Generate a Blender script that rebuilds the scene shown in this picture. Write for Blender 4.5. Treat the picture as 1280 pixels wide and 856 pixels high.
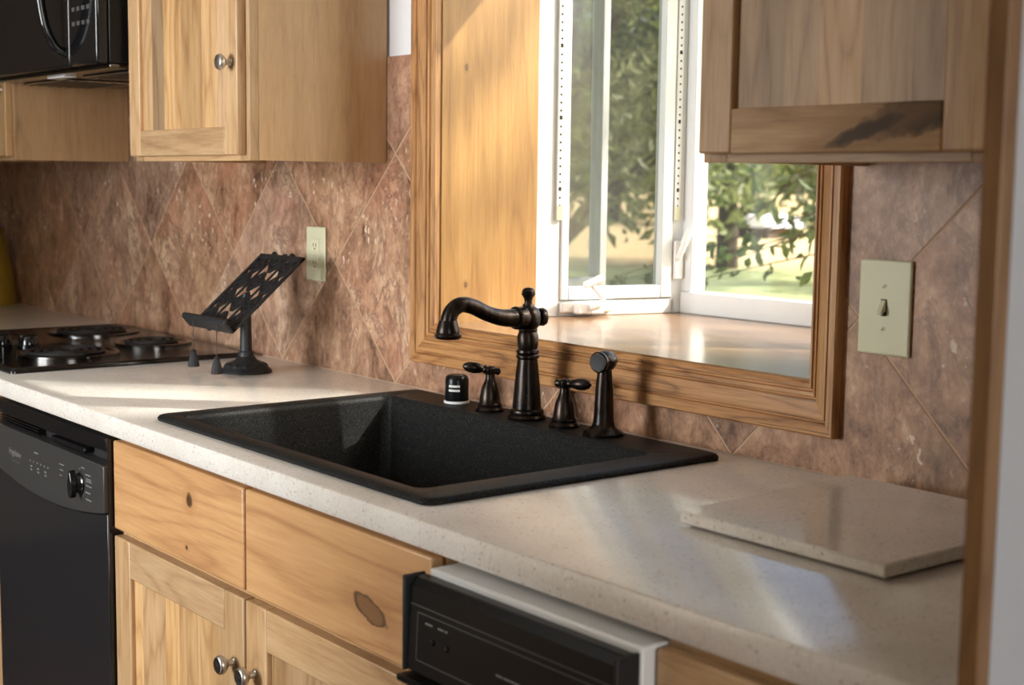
import bpy, bmesh, math, random
from mathutils import Vector, Matrix

random.seed(7)
S = bpy.context.scene
C = S.collection
for o in list(bpy.data.objects):
    bpy.data.objects.remove(o)

# World frame: x runs along the sink wall to the right, y into that wall (tile face at y=0),
# z=0 is the top of the worktop.  Floor is 0.914 m below.
FLOOR = -0.914
CEIL = 1.53

# ------------------------------------------------------------------ camera
cam = bpy.data.cameras.new('camera')
cam.sensor_width = 36.0
cam.lens = 1786.5 * 36.0 / 1280.0
cam.clip_start = 0.02
cam.clip_end = 500
camo = bpy.data.objects.new('camera', cam)
C.objects.link(camo)
yaw, pitch, roll = 0.8989, -0.1124, 0.0125
fw = Vector((-math.sin(yaw) * math.cos(pitch), math.cos(yaw) * math.cos(pitch), math.sin(pitch)))
rt0 = Vector((math.cos(yaw), math.sin(yaw), 0))
up0 = rt0.cross(fw)
rt = rt0 * math.cos(roll) + up0 * math.sin(roll)
up = -rt0 * math.sin(roll) + up0 * math.cos(roll)
M = Matrix(((rt.x, up.x, -fw.x, 1.4409), (rt.y, up.y, -fw.y, -1.6623), (rt.z, up.z, -fw.z, 0.4257), (0, 0, 0, 1)))
camo.matrix_world = M
cam.dof.use_dof = True
cam.dof.focus_distance = 2.45
cam.dof.aperture_fstop = 5.6
S.camera = camo

# ------------------------------------------------------------------ light
S.view_settings.view_transform = 'Standard'
S.view_settings.look = 'None'
S.view_settings.gamma = 1.0
S.view_settings.use_curve_mapping = False
S.view_settings.exposure = 0.0
S.cycles.use_denoising = True
S.cycles.max_bounces = 10
S.cycles.diffuse_bounces = 5
S.cycles.transparent_max_bounces = 16
S.cycles.sample_clamp_indirect = 6.0
S.cycles.caustics_reflective = False
S.cycles.caustics_refractive = False

SUN_DIR = Vector((1.02, 1.0, 1.08)).normalized()      # towards the sun
w = bpy.data.worlds.new('sky')
S.world = w
w.use_nodes = True
nt = w.node_tree
for n in list(nt.nodes):
    nt.nodes.remove(n)
out = nt.nodes.new('ShaderNodeOutputWorld')
bg = nt.nodes.new('ShaderNodeBackground')
sky = nt.nodes.new('ShaderNodeTexSky')
sky.sky_type = 'NISHITA'
sky.sun_disc = False
sky.dust_density = 4.0
sky.air_density = 1.0
sky.ozone_density = 1.0
sky.sun_elevation = math.asin(SUN_DIR.z)
sky.sun_rotation = math.atan2(SUN_DIR.x, SUN_DIR.y)
bg.inputs['Strength'].default_value = 0.52
nt.links.new(sky.outputs[0], bg.inputs[0])
nt.links.new(bg.outputs[0], out.inputs[0])

sl = bpy.data.lights.new('sun', 'SUN')
sl.energy = 9.5
sl.angle = math.radians(0.55)
sl.color = (1.0, 0.96, 0.89)
so = bpy.data.objects.new('sun', sl)
C.objects.link(so)
so.rotation_euler = SUN_DIR.to_track_quat('Z', 'Y').to_euler()

# area lamp added for the front light, outside an assumed window opposite the sink
WX0, WX1, WZ0, WZ1, WY = -1.75, -0.50, -0.15, 1.20, -3.60
al = bpy.data.lights.new('assumed_front_light', 'AREA')
al.shape = 'RECTANGLE'
al.size = WX1 - WX0
al.size_y = WZ1 - WZ0
al.energy = 150.0
al.color = (0.95, 0.98, 1.0)
ao = bpy.data.objects.new('assumed_front_light', al)
C.objects.link(ao)
ao.location = ((WX0 + WX1) / 2, WY - 0.10, (WZ0 + WZ1) / 2)
ao.rotation_euler = (math.radians(90), 0, 0)

# added fill lamp for the grey end panel, set outside a made-up window
RY0, RY1, RZ0_, RZ1_ = -2.3, -1.1, -0.1, 1.1
al2 = bpy.data.lights.new('fill_light_right', 'AREA')
al2.shape = 'RECTANGLE'
al2.size = RY1 - RY0
al2.size_y = RZ1_ - RZ0_
al2.energy = 45.0
al2.color = (1.0, 0.97, 0.93)
ao2 = bpy.data.objects.new('fill_light_right', al2)
C.objects.link(ao2)
ao2.location = (3.30, (RY0 + RY1) / 2, (RZ0_ + RZ1_) / 2)
ao2.rotation_euler = (math.radians(90), 0, math.radians(90))


SHADE_SEED = 243

# ------------------------------------------------------------------ helpers
def lin(r, g, b):
    f = lambda c: (c / 255 / 12.92) if c / 255 <= 0.04045 else ((c / 255 + 0.055) / 1.055) ** 2.4
    return (f(r), f(g), f(b), 1.0)


def tag(o, label=None, cat=None, group=None, kind=None):
    if label: o['label'] = label
    if cat: o['category'] = cat
    if group: o['group'] = group
    if kind: o['kind'] = kind
    return o


WLOC = {}


def attach(o, parent):
    """parent o without moving it (no thing here is rotated when its parts are attached)"""
    o.parent = parent
    o.matrix_parent_inverse = Matrix.Translation(-Vector(WLOC[parent.name]))


def empty(name, loc=(0, 0, 0), rz=0.0, parent=None):
    o = bpy.data.objects.new(name, None)
    o.empty_display_size = 0.05
    C.objects.link(o)
    o.location = loc
    o.rotation_euler = (0, 0, rz)
    WLOC[o.name] = tuple(loc)
    if parent: attach(o, parent)
    return o


class MB:
    """collects shapes for ONE mesh object"""
    def __init__(s):
        s.v = []; s.f = []

    def add(s, vs, fs):
        b = len(s.v)
        s.v += [tuple(p) for p in vs]
        s.f += [tuple(b + i for i in f) for f in fs]
        return s

    def box(s, x0, x1, y0, y1, z0, z1):
        return s.add([(x0, y0, z0), (x1, y0, z0), (x1, y1, z0), (x0, y1, z0), (x0, y0, z1), (x1, y0, z1), (x1, y1, z1), (x0, y1, z1)],
                     [(0, 3, 2, 1), (4, 5, 6, 7), (0, 1, 5, 4), (1, 2, 6, 5), (2, 3, 7, 6), (3, 0, 4, 7)])

    def prism(s, poly, axis, a, b):
        """extrude a closed 2-D polygon along an axis; poly in the two remaining axes (cyclic order)"""
        n = len(poly)
        def P(p, t):
            if axis == 'x': return (t, p[0], p[1])
            if axis == 'y': return (p[0], t, p[1])
            return (p[0], p[1], t)
        vs = [P(p, a) for p in poly] + [P(p, b) for p in poly]
        fs = [tuple(range(n - 1, -1, -1)), tuple(range(n, 2 * n))]
        fs += [(i, (i + 1) % n, n + (i + 1) % n, n + i) for i in range(n)]
        return s.add(vs, fs)

    def lathe(s, c, prof, seg=24, axis=(0, 0, 1), cap=True):
        """prof: list of (radius, height) along axis"""
        ax = Vector(axis).normalized()
        t = Vector((1, 0, 0)) if abs(ax.x) < 0.9 else Vector((0, 1, 0))
        e1 = ax.cross(t).normalized(); e2 = ax.cross(e1)
        c = Vector(c)
        vs = []; fs = []
        for r, h in prof:
            for k in range(seg):
                a = 2 * math.pi * k / seg
                vs.append(c + ax * h + (e1 * math.cos(a) + e2 * math.sin(a)) * r)
        m = len(prof)
        for i in range(m - 1):
            for k in range(seg):
                k2 = (k + 1) % seg
                fs.append((i * seg + k, i * seg + k2, (i + 1) * seg + k2, (i + 1) * seg + k))
        if cap:
            fs.append(tuple(range(seg - 1, -1, -1)))
            fs.append(tuple((m - 1) * seg + k for k in range(seg)))
        return s.add(vs, fs)

    def tube(s, path, rad, seg=12, closed=False):
        path = [Vector(p) for p in path]
        n = len(path)
        if not isinstance(rad, (list, tuple)): rad = [rad] * n
        vs = []; fs = []
        prev = None
        for i, p in enumerate(path):
            if closed:
                d = path[(i + 1) % n] - path[i - 1]
            else:
                d = path[min(i + 1, n - 1)] - path[max(i - 1, 0)]
            d.normalize()
            if prev is None:
                t = Vector((0, 0, 1)) if abs(d.z) < 0.9 else Vector((1, 0, 0))
                e1 = d.cross(t).normalized()
            else:
                e1 = (prev - d * prev.dot(d)).normalized()
            prev = e1
            e2 = d.cross(e1)
            for k in range(seg):
                a = 2 * math.pi * k / seg
                vs.append(p + (e1 * math.cos(a) + e2 * math.sin(a)) * rad[i])
        for i in range(n if closed else n - 1):
            j = (i + 1) % n
            for k in range(seg):
                k2 = (k + 1) % seg
                fs.append((i * seg + k, i * seg + k2, j * seg + k2, j * seg + k))
        if not closed:
            fs.append(tuple(range(seg - 1, -1, -1)))
            fs.append(tuple((n - 1) * seg + k for k in range(seg)))
        return s.add(vs, fs)

    def build(s, name, mat, parent=None, smooth=False, bevel=0.0, origin=None, seg=2, mw=None):
        me = bpy.data.meshes.new(name)
        vs = s.v
        if origin is not None:
            ox, oy, oz = origin
            vs = [(a - ox, b - oy, c - oz) for a, b, c in vs]
        me.from_pydata(vs, [], s.f)
        bm = bmesh.new(); bm.from_mesh(me)
        bmesh.ops.recalc_face_normals(bm, faces=bm.faces)
        bm.to_mesh(me); bm.free()
        if mat: me.materials.append(mat)
        o = bpy.data.objects.new(name, me)
        C.objects.link(o)
        if origin is not None: o.location = origin
        WLOC[o.name] = tuple(origin) if origin is not None else (0, 0, 0)
        if parent: attach(o, parent)
        if smooth or bevel:
            for p in me.polygons: p.use_smooth = True
            me.set_sharp_from_angle(angle=math.radians(38))
        if bevel:
            b = o.modifiers.new('bevel', 'BEVEL')
            b.width = bevel; b.segments = seg; b.limit_method = 'ANGLE'; b.angle_limit = math.radians(40)
            b.harden_normals = False
        return o


def rbox(name, dims, mat, parent=None, bevel=0.002, origin=True):
    """one box object with its origin in its middle"""
    x0, x1, y0, y1, z0, z1 = dims
    c = ((x0 + x1) / 2, (y0 + y1) / 2, (z0 + z1) / 2) if origin else None
    return MB().box(*dims).build(name, mat, parent, bevel=bevel, origin=c)


def smooth_path(pts, n=6):
    """Catmull-Rom"""
    P = [Vector(p) for p in pts]
    P = [P[0] * 2 - P[1]] + P + [P[-1] * 2 - P[-2]]
    out = []
    for i in range(1, len(P) - 2):
        for k in range(n):
            t = k / n
            a, b, c, d = P[i - 1], P[i], P[i + 1], P[i + 2]
            out.append(0.5 * ((2 * b) + (c - a) * t + (2 * a - 5 * b + 4 * c - d) * t * t + (3 * b - a - 3 * c + d) * t ** 3))
    out.append(P[-2])
    return out


# ------------------------------------------------------------------ materials
class NT:
    def __init__(s, name):
        s.m = bpy.data.materials.new(name)
        s.m.use_nodes = True
        s.t = s.m.node_tree
        s.b = s.t.nodes['Principled BSDF']
        s.out = s.t.nodes['Material Output']

    def n(s, kind, **kw):
        nd = s.t.nodes.new('ShaderNode' + kind)
        for k, v in kw.items():
            setattr(nd, k, v)
        return nd

    def l(s, a, b):
        s.t.links.new(a, b)

    def noise(s, vec, scale, detail=4, rough=0.55, dist=0.0):
        x = s.n('TexNoise')
        x.inputs['Scale'].default_value = scale
        x.inputs['Detail'].default_value = detail
        x.inputs['Roughness'].default_value = rough
        x.inputs['Distortion'].default_value = dist
        if vec is not None: s.l(vec, x.inputs['Vector'])
        return x.outputs['Fac']

    def ramp(s, fac, stops):
        r = s.n('ValToRGB')
        e = r.color_ramp.elements
        e[0].position, e[0].color = stops[0]
        e[1].position, e[1].color = stops[1]
        for p, c in stops[2:]:
            k = e.new(p); k.color = c
        s.l(fac, r.inputs[0])
        return r.outputs[0]

    def math(s, op, a, b=None, clamp=False):
        x = s.n('Math', operation=op, use_clamp=clamp)
        for i, q in enumerate((a, b)):
            if q is None: continue
            if isinstance(q, (int, float)): x.inputs[i].default_value = q
            else: s.l(q, x.inputs[i])
        return x.outputs[0]

    def mix(s, fac, a, b, blend='MIX'):
        x = s.n('Mix', data_type='RGBA', blend_type=blend)
        for i, q in ((0, fac), (6, a), (7, b)):
            if isinstance(q, (int, float)): x.inputs[i].default_value = q
            elif isinstance(q, tuple): x.inputs[i].default_value = q
            else: s.l(q, x.inputs[i])
        return x.outputs[2]

    def mapping(s, vec, scale=(1, 1, 1), rot=(0, 0, 0), loc=(0, 0, 0)):
        x = s.n('Mapping')
        x.inputs['Scale'].default_value = scale
        x.inputs['Rotation'].default_value = rot
        x.inputs['Location'].default_value = loc
        s.l(vec, x.inputs['Vector'])
        return x.outputs[0]

    def objcoord(s, rnd=True):
        tc = s.n('TexCoord').outputs['Object']
        if not rnd: return tc, None
        oi = s.n('ObjectInfo').outputs['Random']
        cx = s.n('CombineXYZ')
        s.l(s.math('MULTIPLY', oi, 37.1), cx.inputs[0])
        s.l(s.math('MULTIPLY', oi, 91.7), cx.inputs[1])
        s.l(s.math('MULTIPLY', oi, 53.3), cx.inputs[2])
        ad = s.n('VectorMath', operation='ADD')
        s.l(tc, ad.inputs[0]); s.l(cx.outputs[0], ad.inputs[1])
        return ad.outputs[0], oi

    def bump(s, h, strength=0.2, dist=0.002):
        b = s.n('Bump')
        b.inputs['Strength'].default_value = strength
        b.inputs['Distance'].default_value = dist
        s.l(h, b.inputs['Height'])
        s.l(b.outputs[0], s.b.inputs['Normal'])

    def setp(s, col=None, rough=0.5, metal=0.0, spec=0.5, coat=0.0):
        if col is not None:
            if isinstance(col, tuple): s.b.inputs['Base Color'].default_value = col
            else: s.l(col, s.b.inputs['Base Color'])
        if isinstance(rough, (int, float)): s.b.inputs['Roughness'].default_value = rough
        else: s.l(rough, s.b.inputs['Roughness'])
        s.b.inputs['Metallic'].default_value = metal
        s.b.inputs['Specular IOR Level'].default_value = spec
        if coat:
            s.b.inputs['Coat Weight'].default_value = coat
            s.b.inputs['Coat Roughness'].default_value = 0.15
        return s.m


def plain(name, col, rough=0.5, metal=0.0, spec=0.5, var=0.06, scale=30, bump=0.0):
    t = NT(name)
    v, _ = t.objcoord(False)
    nz = t.noise(v, scale, 3)
    f = t.math('ADD', t.math('MULTIPLY', t.math('SUBTRACT', nz, 0.5), var * 2), 1.0)
    c = t.n('VectorMath', operation='SCALE')
    c.inputs[0].default_value = col[:3]
    t.l(f, c.inputs['Scale'])
    m = t.setp(c.outputs[0], rough, metal, spec)
    if bump: t.bump(nz, bump)
    return m


def wood(name, light, mid, dark, axis='z', scale=1.0, rough=0.42, vary=0.35, coat=0.15, cathedral=0.5, knots=(), kplane='xz', pores=0.0, streak=0.0):
    """axis = grain direction in object space. knots: (x, z, rx, rz, angle) in object space"""
    t = NT(name)
    tc = t.n('TexCoord').outputs['Object']
    v, oi = t.objcoord()
    lo = 0.055
    sc = {'x': (lo, 1, 1), 'y': (1, lo, 1), 'z': (1, 1, lo)}[axis]
    big = {'x': (0.16, 1, 1), 'y': (1, 0.16, 1), 'z': (1, 1, 0.16)}[axis]
    fine = t.mapping(v, sc)
    bigm = t.mapping(v, big)
    # growth rings bent by noise
    n0 = t.noise(bigm, 5.0 * scale, 3, 0.5)
    ring = t.math('FRACT', t.math('MULTIPLY', n0, 14.0))
    ring = t.math('ABSOLUTE', t.math('SUBTRACT', ring, 0.5))
    ring = t.math('MULTIPLY', t.math('POWER', t.math('MULTIPLY', ring, 2.0), 2.5), cathedral)
    fib = t.noise(fine, 260 * scale, 3, 0.65)
    band = t.noise(fine, 22 * scale, 4, 0.6, 0.4)
    g = t.math('ADD', t.math('MULTIPLY', band, 0.62), t.math('MULTIPLY', fib, 0.48))
    g = t.math('ADD', g, t.math('MULTIPLY', ring, 0.30))
    col = t.ramp(g, [(0.34, light), (0.86, dark), (0.60, mid)])
    if streak:
        st = t.noise(fine, 9 * scale, 2, 0.5, 0.8)
        sm = t.math('MULTIPLY', t.math('SUBTRACT', st, 0.60), 6.0, True)
        col = t.mix(t.math('MULTIPLY', sm, streak), col, tuple(c * 0.45 for c in dark[:3]) + (1,))
    if pores:
        pf = t.noise(t.mapping(v, {'x': (0.02, 1, 1), 'y': (1, 0.02, 1), 'z': (1, 1, 0.02)}[axis]), 260, 2, 0.5)
        pm = t.math('MULTIPLY', t.math('SUBTRACT', pf, 0.56), 8.0, True)
        col = t.mix(t.math('MULTIPLY', pm, pores), col, tuple(c * 0.4 for c in dark[:3]) + (1,))
    # board to board colour difference
    if vary:
        h = t.n('HueSaturation')
        h.inputs['Hue'].default_value = 0.5
        t.l(t.math('ADD', t.math('MULTIPLY', t.math('SUBTRACT', oi, 0.5), vary), 1.0 - vary * 0.12), h.inputs['Value'])
        t.l(t.math('ADD', t.math('MULTIPLY', t.math('SUBTRACT', t.math('FRACT', t.math('MULTIPLY', oi, 7.3)), 0.5), vary * 0.3), 0.97), h.inputs['Saturation'])
        t.l(col, h.inputs['Color'])
        col = h.outputs[0]
    for kn in knots:
        kx, kz, rx, rz, an = kn[:5]
        solid = len(kn) > 5
        mp = t.n('Mapping', vector_type='TEXTURE')
        mp.inputs['Location'].default_value = (kx, 0, kz) if kplane == 'xz' else (0, kx, kz)
        mp.inputs['Rotation'].default_value = (0, an, 0)
        mp.inputs['Scale'].default_value = (rx, 1000, rz) if kplane == 'xz' else (1000, rx, rz)
        wob = t.n('VectorMath', operation='ADD')
        nn = t.n('TexNoise'); nn.inputs['Scale'].default_value = 60
        t.l(tc, nn.inputs['Vector'])
        sub = t.n('VectorMath', operation='SUBTRACT'); sub.inputs[1].default_value = (0.5, 0.5, 0.5)
        t.l(nn.outputs['Color'], sub.inputs[0])
        scl = t.n('VectorMath', operation='SCALE'); scl.inputs['Scale'].default_value = min(rx, rz) * 1.1
        t.l(sub.outputs[0], scl.inputs[0])
        t.l(tc, wob.inputs[0]); t.l(scl.outputs[0], wob.inputs[1])
        t.l(wob.outputs[0], mp.inputs['Vector'])
        ln = t.n('VectorMath', operation='LENGTH')
        t.l(mp.outputs[0], ln.inputs[0])
        d = ln.outputs['Value']
        halo = t.math('MULTIPLY', t.math('SUBTRACT', 2.4, d, True), 0.35)
        core = t.math('MULTIPLY', t.math('SUBTRACT', 1.05, d), 2.4 if solid else 5.0, True)
        rim = t.math('MULTIPLY', core, t.math('MULTIPLY', t.math('SUBTRACT', d, 0.7), 6.0, True))
        col = t.mix(halo, col, dark)
        col = t.mix(t.math('MULTIPLY', core, 0.97 if solid else 0.75), col, tuple(c * (0.20 if solid else 0.42) for c in dark[:3]) + (1,))
        col = t.mix(t.math('MULTIPLY', rim, 0.8), col, tuple(c * 0.14 for c in dark[:3]) + (1,))
    r = t.math('ADD', t.math('MULTIPLY', fib, 0.15), rough - 0.07)
    m = t.setp(col, r, coat=coat)
    t.bump(g, 0.12, 0.001)
    return m


# knotty hickory of the cabinets
HL, HM, HD = lin(206, 173, 130), lin(186, 149, 105), lin(150, 111, 72)
hick_z = wood('hickory_upright', HL, HM, HD, 'z', vary=0.34, streak=0.25)
hick_board = wood('hickory_panel_boards', HL, HM, HD, 'z', vary=0.62, streak=0.4, cathedral=0.7)
hick_x = wood('hickory_lengthwise', HL, HM, HD, 'x', vary=0.22, streak=0.2)
hick_side = wood('hickory_veneer_side', lin(198, 162, 118), lin(184, 147, 103), lin(158, 120, 80), 'z', scale=1.5, vary=0.05, cathedral=0.25)
DL, DM, DD = lin(208, 163, 110), lin(192, 144, 92), lin(160, 111, 66)
front_a = wood('hickory_drawer_small_knot', DL, DM, DD, 'x', scale=0.7, vary=0.05, cathedral=0.6, knots=[(0.06, 0.028, 0.013, 0.013, 0.0, 1), (0.05, -0.055, 0.005, 0.004, 0, 1)], streak=0.15)
front_b = wood('hickory_drawer_large_knot', DL, DM, DD, 'x', scale=0.5, vary=0.05, cathedral=0.75, knots=[(0.105, -0.022, 0.044, 0.016, 0.26)])
rail_dark = wood('hickory_rail_dark_streak', HL, HM, HD, 'x', vary=0.1, coat=0.0, rough=0.6, knots=[(0.118, 0.014, 0.075, 0.024, -0.22, 1), (0.050, -0.004, 0.060, 0.009, -0.3, 1)])
oak_z = wood('oak_upright', lin(204, 158, 106), lin(182, 132, 80), lin(136, 91, 50), 'z', scale=1.6, vary=0.08, pores=0.6, cathedral=0.6)
oak_x = wood('oak_lengthwise', lin(202, 150, 92), lin(178, 124, 68), lin(126, 80, 38), 'x', scale=1.6, vary=0.08, pores=0.6, cathedral=0.8)
oak_edge = wood('oak_panel_edge', lin(140, 102, 60), lin(122, 86, 48), lin(98, 66, 34), 'z', scale=1.2, vary=0.05)
jamb_z = wood('birch_jamb', lin(178, 138, 82), lin(160, 118, 62), lin(130, 90, 45), 'z', scale=0.8, vary=0.0, cathedral=0.5, kplane='yz', knots=[(-0.06, -0.335, 0.004, 0.006, 0), (-0.062, 0.10, 0.004, 0.007, 0)], rough=0.38)
sill_m = wood('sill_laminate', lin(164, 130, 96), lin(148, 112, 78), lin(120, 86, 56), 'x', scale=0.7, vary=0.0, cathedral=0.5, rough=0.22, coat=0.35)

# stone tile
def tile_mat():
    t = NT('travertine_tile')
    v, oi = t.objcoord()
    vs_ = t.mapping(v, (1, 1, 0.62))
    n1 = t.noise(vs_, 4.0, 6, 0.60, 1.2)
    n2 = t.noise(vs_, 17, 9, 0.74, 0.7)
    n3 = t.noise(vs_, 85, 6, 0.70, 0.4)
    g = t.math('ADD', t.math('ADD', t.math('MULTIPLY', n1, 0.38), t.math('MULTIPLY', n2, 0.40)), t.math('MULTIPLY', n3, 0.22))
    col = t.ramp(g, [(0.40, lin(94, 68, 53)), (0.62, lin(211, 184, 154)), (0.455, lin(141, 107, 84)), (0.505, lin(167, 130, 104)), (0.555, lin(188, 153, 125))])
    # pink and grey-ochre clouds
    pk = t.noise(v, 5.1, 3, 0.5, 0.6)
    col = t.mix(t.math('MULTIPLY', t.math('SUBTRACT', pk, 0.53), 5.0, True), col, t.mix(0.42, col, lin(170, 108, 84)))
    col = t.mix(t.math('MULTIPLY', t.math('SUBTRACT', 0.44, pk), 5.0, True), col, t.mix(0.45, col, lin(150, 124, 92)))
    # dark wandering veins
    vn = t.noise(vs_, 6.5, 8, 0.68, 1.6)
    ve = t.math('SUBTRACT', 1.0, t.math('MULTIPLY', t.math('ABSOLUTE', t.math('SUBTRACT', vn, 0.5)), 26.0), True)
    vm = t.math('MULTIPLY', ve, t.math('MULTIPLY', t.math('SUBTRACT', n1, 0.40), 5.0, True))
    col = t.mix(t.math('MULTIPLY', vm, 0.7), col, lin(98, 70, 56))
    # pale filled pits of uneven outline, clustered
    vo = t.n('TexVoronoi'); vo.inputs['Scale'].default_value = 70
    dn = t.n('TexNoise'); dn.inputs['Scale'].default_value = 90
    t.l(v, dn.inputs['Vector'])
    ad = t.n('VectorMath', operation='MULTIPLY_ADD'); ad.inputs[1].default_value = (0.018, 0.018, 0.018)
    t.l(dn.outputs['Color'], ad.inputs[0]); t.l(vs_, ad.inputs[2])
    t.l(ad.outputs[0], vo.inputs['Vector'])
    wn = t.n('TexWhiteNoise'); t.l(vo.outputs['Color'], wn.inputs['Vector'])
    pit = t.math('MULTIPLY', t.math('SUBTRACT', t.math('MULTIPLY', wn.outputs['Value'], 0.42), vo.outputs['Distance']), 9.0, True)
    cl = t.math('MULTIPLY', t.math('SUBTRACT', t.noise(v, 6.5, 4, 0.65), 0.52), 9.0, True)
    pits = t.math('MULTIPLY', pit, cl)
    col = t.mix(t.math('MULTIPLY', pits, 0.8), col, lin(226, 208, 188))
    h = t.n('HueSaturation')
    t.l(t.math('ADD', t.math('MULTIPLY', t.math('SUBTRACT', oi, 0.5), 0.08), 1.02), h.inputs['Value'])
    t.l(t.math('ADD', t.math('MULTIPLY', t.math('SUBTRACT', t.math('FRACT', t.math('MULTIPLY', oi, 5.7)), 0.5), 0.14), 1.0), h.inputs['Saturation'])
    t.l(col, h.inputs['Color'])
    m = t.setp(h.outputs[0], 0.42)
    t.bump(t.math('ADD', n2, t.math('MULTIPLY', pits, -0.4)), 0.10, 0.001)
    return m
tile_m = tile_mat()
grout_m = plain('grout', lin(188, 157, 128), 0.8, scale=200)

def counter_mat(name):
    t = NT(name)
    v, _ = t.objcoord(False)
    n1 = t.noise(v, 9, 4, 0.6)
    n2 = t.noise(v, 150, 3, 0.7)
    n3 = t.noise(v, 310, 2, 0.6)
    col = t.ramp(n1, [(0.3, lin(216, 209, 200)), (0.7, lin(228, 223, 215))])
    col = t.mix(t.math('MULTIPLY', t.math('SUBTRACT', n2, 0.55), 7.0, True), col, lin(200, 189, 176))
    col = t.mix(t.math('MULTIPLY', t.math('SUBTRACT', n3, 0.60), 9.0, True), col, lin(240, 236, 230))
    vo = t.n('TexVoronoi'); vo.inputs['Scale'].default_value = 130
    t.l(v, vo.inputs['Vector'])
    wn = t.n('TexWhiteNoise'); t.l(vo.outputs['Color'], wn.inputs['Vector'])
    sp = t.math('MULTIPLY', t.math('MULTIPLY', t.math('SUBTRACT', 0.28, vo.outputs['Distance']), 12.0, True), t.math('GREATER_THAN', wn.outputs['Value'], 0.82))
    col = t.mix(t.math('MULTIPLY', sp, 0.55), col, lin(142, 124, 112))
    m = t.setp(col, 0.14)
    t.bump(n2, 0.02, 0.0005)
    return m
counter_m = counter_mat('speckled_worktop')
board_m = counter_mat('speckled_board')

def sink_mat():
    t = NT('black_granite_composite')
    v, _ = t.objcoord(False)
    n1 = t.noise(v, 700, 2, 0.6)
    col = t.ramp(n1, [(0.50, lin(15, 15, 15)), (0.80, lin(86, 85, 83))])
    m = t.setp(col, 0.5, spec=0.12)
    t.bump(n1, 0.06, 0.0004)
    return m
sink_m = sink_mat()

def bronze():
    t = NT('oil_rubbed_bronze')
    v, _ = t.objcoord(False)
    n1 = t.noise(t.mapping(v, (1, 1, 0.15)), 90, 4, 0.6)
    col = t.ramp(n1, [(0.35, lin(26, 24, 23)), (0.75, lin(66, 55, 48))])
    return t.setp(col, t.math('ADD', t.math('MULTIPLY', n1, 0.2), 0.2), 0.85)
bronze_m = bronze()
black_gloss = plain('black_gloss', lin(20, 20, 22), 0.08, var=0.02)
black_satin = plain('black_satin', lin(18, 18, 19), 0.28, spec=0.22, var=0.03)
black_rubber = plain('black_matte', lin(22, 22, 23), 0.6)
panel_grey = plain('charcoal_panel', lin(52, 51, 50), 0.4, var=0.03)
door_grey = plain('black_appliance_door', lin(34, 34, 36), 0.14, var=0.03)
iron_m = plain('dark_cast_iron', lin(44, 44, 46), 0.5, 0.3, var=0.15, scale=80, bump=0.15)
nickel_m = plain('brushed_nickel', lin(190, 184, 176), 0.36, 1.0, var=0.08, scale=60)
nickel_dark = plain('antique_nickel_recess', lin(92, 86, 82), 0.4, 1.0)
steel_m = plain('steel_trim', lin(190, 188, 184), 0.18, 1.0)
chrome_dark = plain('burner_pan', lin(96, 94, 92), 0.16, 1.0)
coil_m = plain('burner_coil', lin(34, 33, 33), 0.5, 0.4)
glass_top = plain('cooktop_enamel', lin(24, 22, 21), 0.12)
white_vinyl = plain('white_vinyl', lin(224, 227, 228), 0.35, var=0.02)
white_plastic = plain('white_plastic', lin(240, 240, 238), 0.3, var=0.02)
white_metal = plain('white_enamel', lin(222, 222, 220), 0.3, var=0.02)
almond = plain('almond_plastic', lin(206, 204, 172), 0.35, var=0.02)
almond2 = plain('almond_plastic_insert', lin(212, 208, 176), 0.3, var=0.02)
slot_m = plain('dark_slot', lin(24, 22, 20), 0.7)
paint_white = plain('white_wall_paint', lin(226, 226, 228), 0.7, var=0.02, scale=120, bump=0.05)
room_paint = plain('room_wall_paint', lin(160, 146, 126), 0.7, var=0.02, scale=120, bump=0.05)
ceil_m = plain('ceiling_paint', lin(232, 231, 228), 0.8, var=0.02)
panel_paint = plain('grey_painted_side', lin(172, 173, 176), 0.5, var=0.03)
legend_m = plain('legend_print', lin(118, 118, 116), 0.5)
legend_dim = plain('legend_print_dim', lin(80, 80, 78), 0.5)
white_print = plain('white_print', lin(214, 214, 212), 0.5)
floor_m = wood('dark_floor_boards', lin(112, 70, 42), lin(88, 52, 30), lin(58, 34, 20), 'x', vary=0.3, rough=0.3)
olive = plain('olive_yellow_glaze', lin(150, 120, 34), 0.45, var=0.15, scale=14)
cord_m = plain('dark_cord', lin(60, 52, 48), 0.7)

def glass_mat(name, tint=(0.97, 0.985, 0.975, 1), refl=1.0):
    t = NT(name)
    t.t.nodes.remove(t.b)
    tr = t.n('BsdfTransparent'); tr.inputs[0].default_value = tint
    gl = t.n('BsdfGlossy'); gl.inputs['Roughness'].default_value = 0.0
    lw = t.n('LayerWeight')
    fres = t.math('ADD', t.math('MULTIPLY', t.math('POWER', lw.outputs['Facing'], 5.0), 0.9), 0.04)
    mx = t.n('MixShader')
    t.l(t.math('MULTIPLY', fres, refl, True), mx.inputs[0])
    t.l(tr.outputs[0], mx.inputs[1]); t.l(gl.outputs[0], mx.inputs[2])
    t.l(mx.outputs[0], t.out.inputs['Surface'])
    return t.m
glass_m = glass_mat('window_glass', refl=1.0)

def screen_mat():
    t = NT('insect_screen')
    t.t.nodes.remove(t.b)
    v, _ = t.objcoord(False)
    tr = t.n('BsdfTransparent')
    df = t.n('BsdfDiffuse'); df.inputs[0].default_value = lin(96, 98, 96)
    nz = t.noise(v, 700, 1)
    mx = t.n('MixShader')
    t.l(t.math('ADD', t.math('MULTIPLY', nz, 0.12), 0.30), mx.inputs[0])
    t.l(tr.outputs[0], mx.inputs[1]); t.l(df.outputs[0], mx.inputs[2])
    t.l(mx.outputs[0], t.out.inputs['Surface'])
    return t.m
screen_m = screen_mat()

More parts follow.
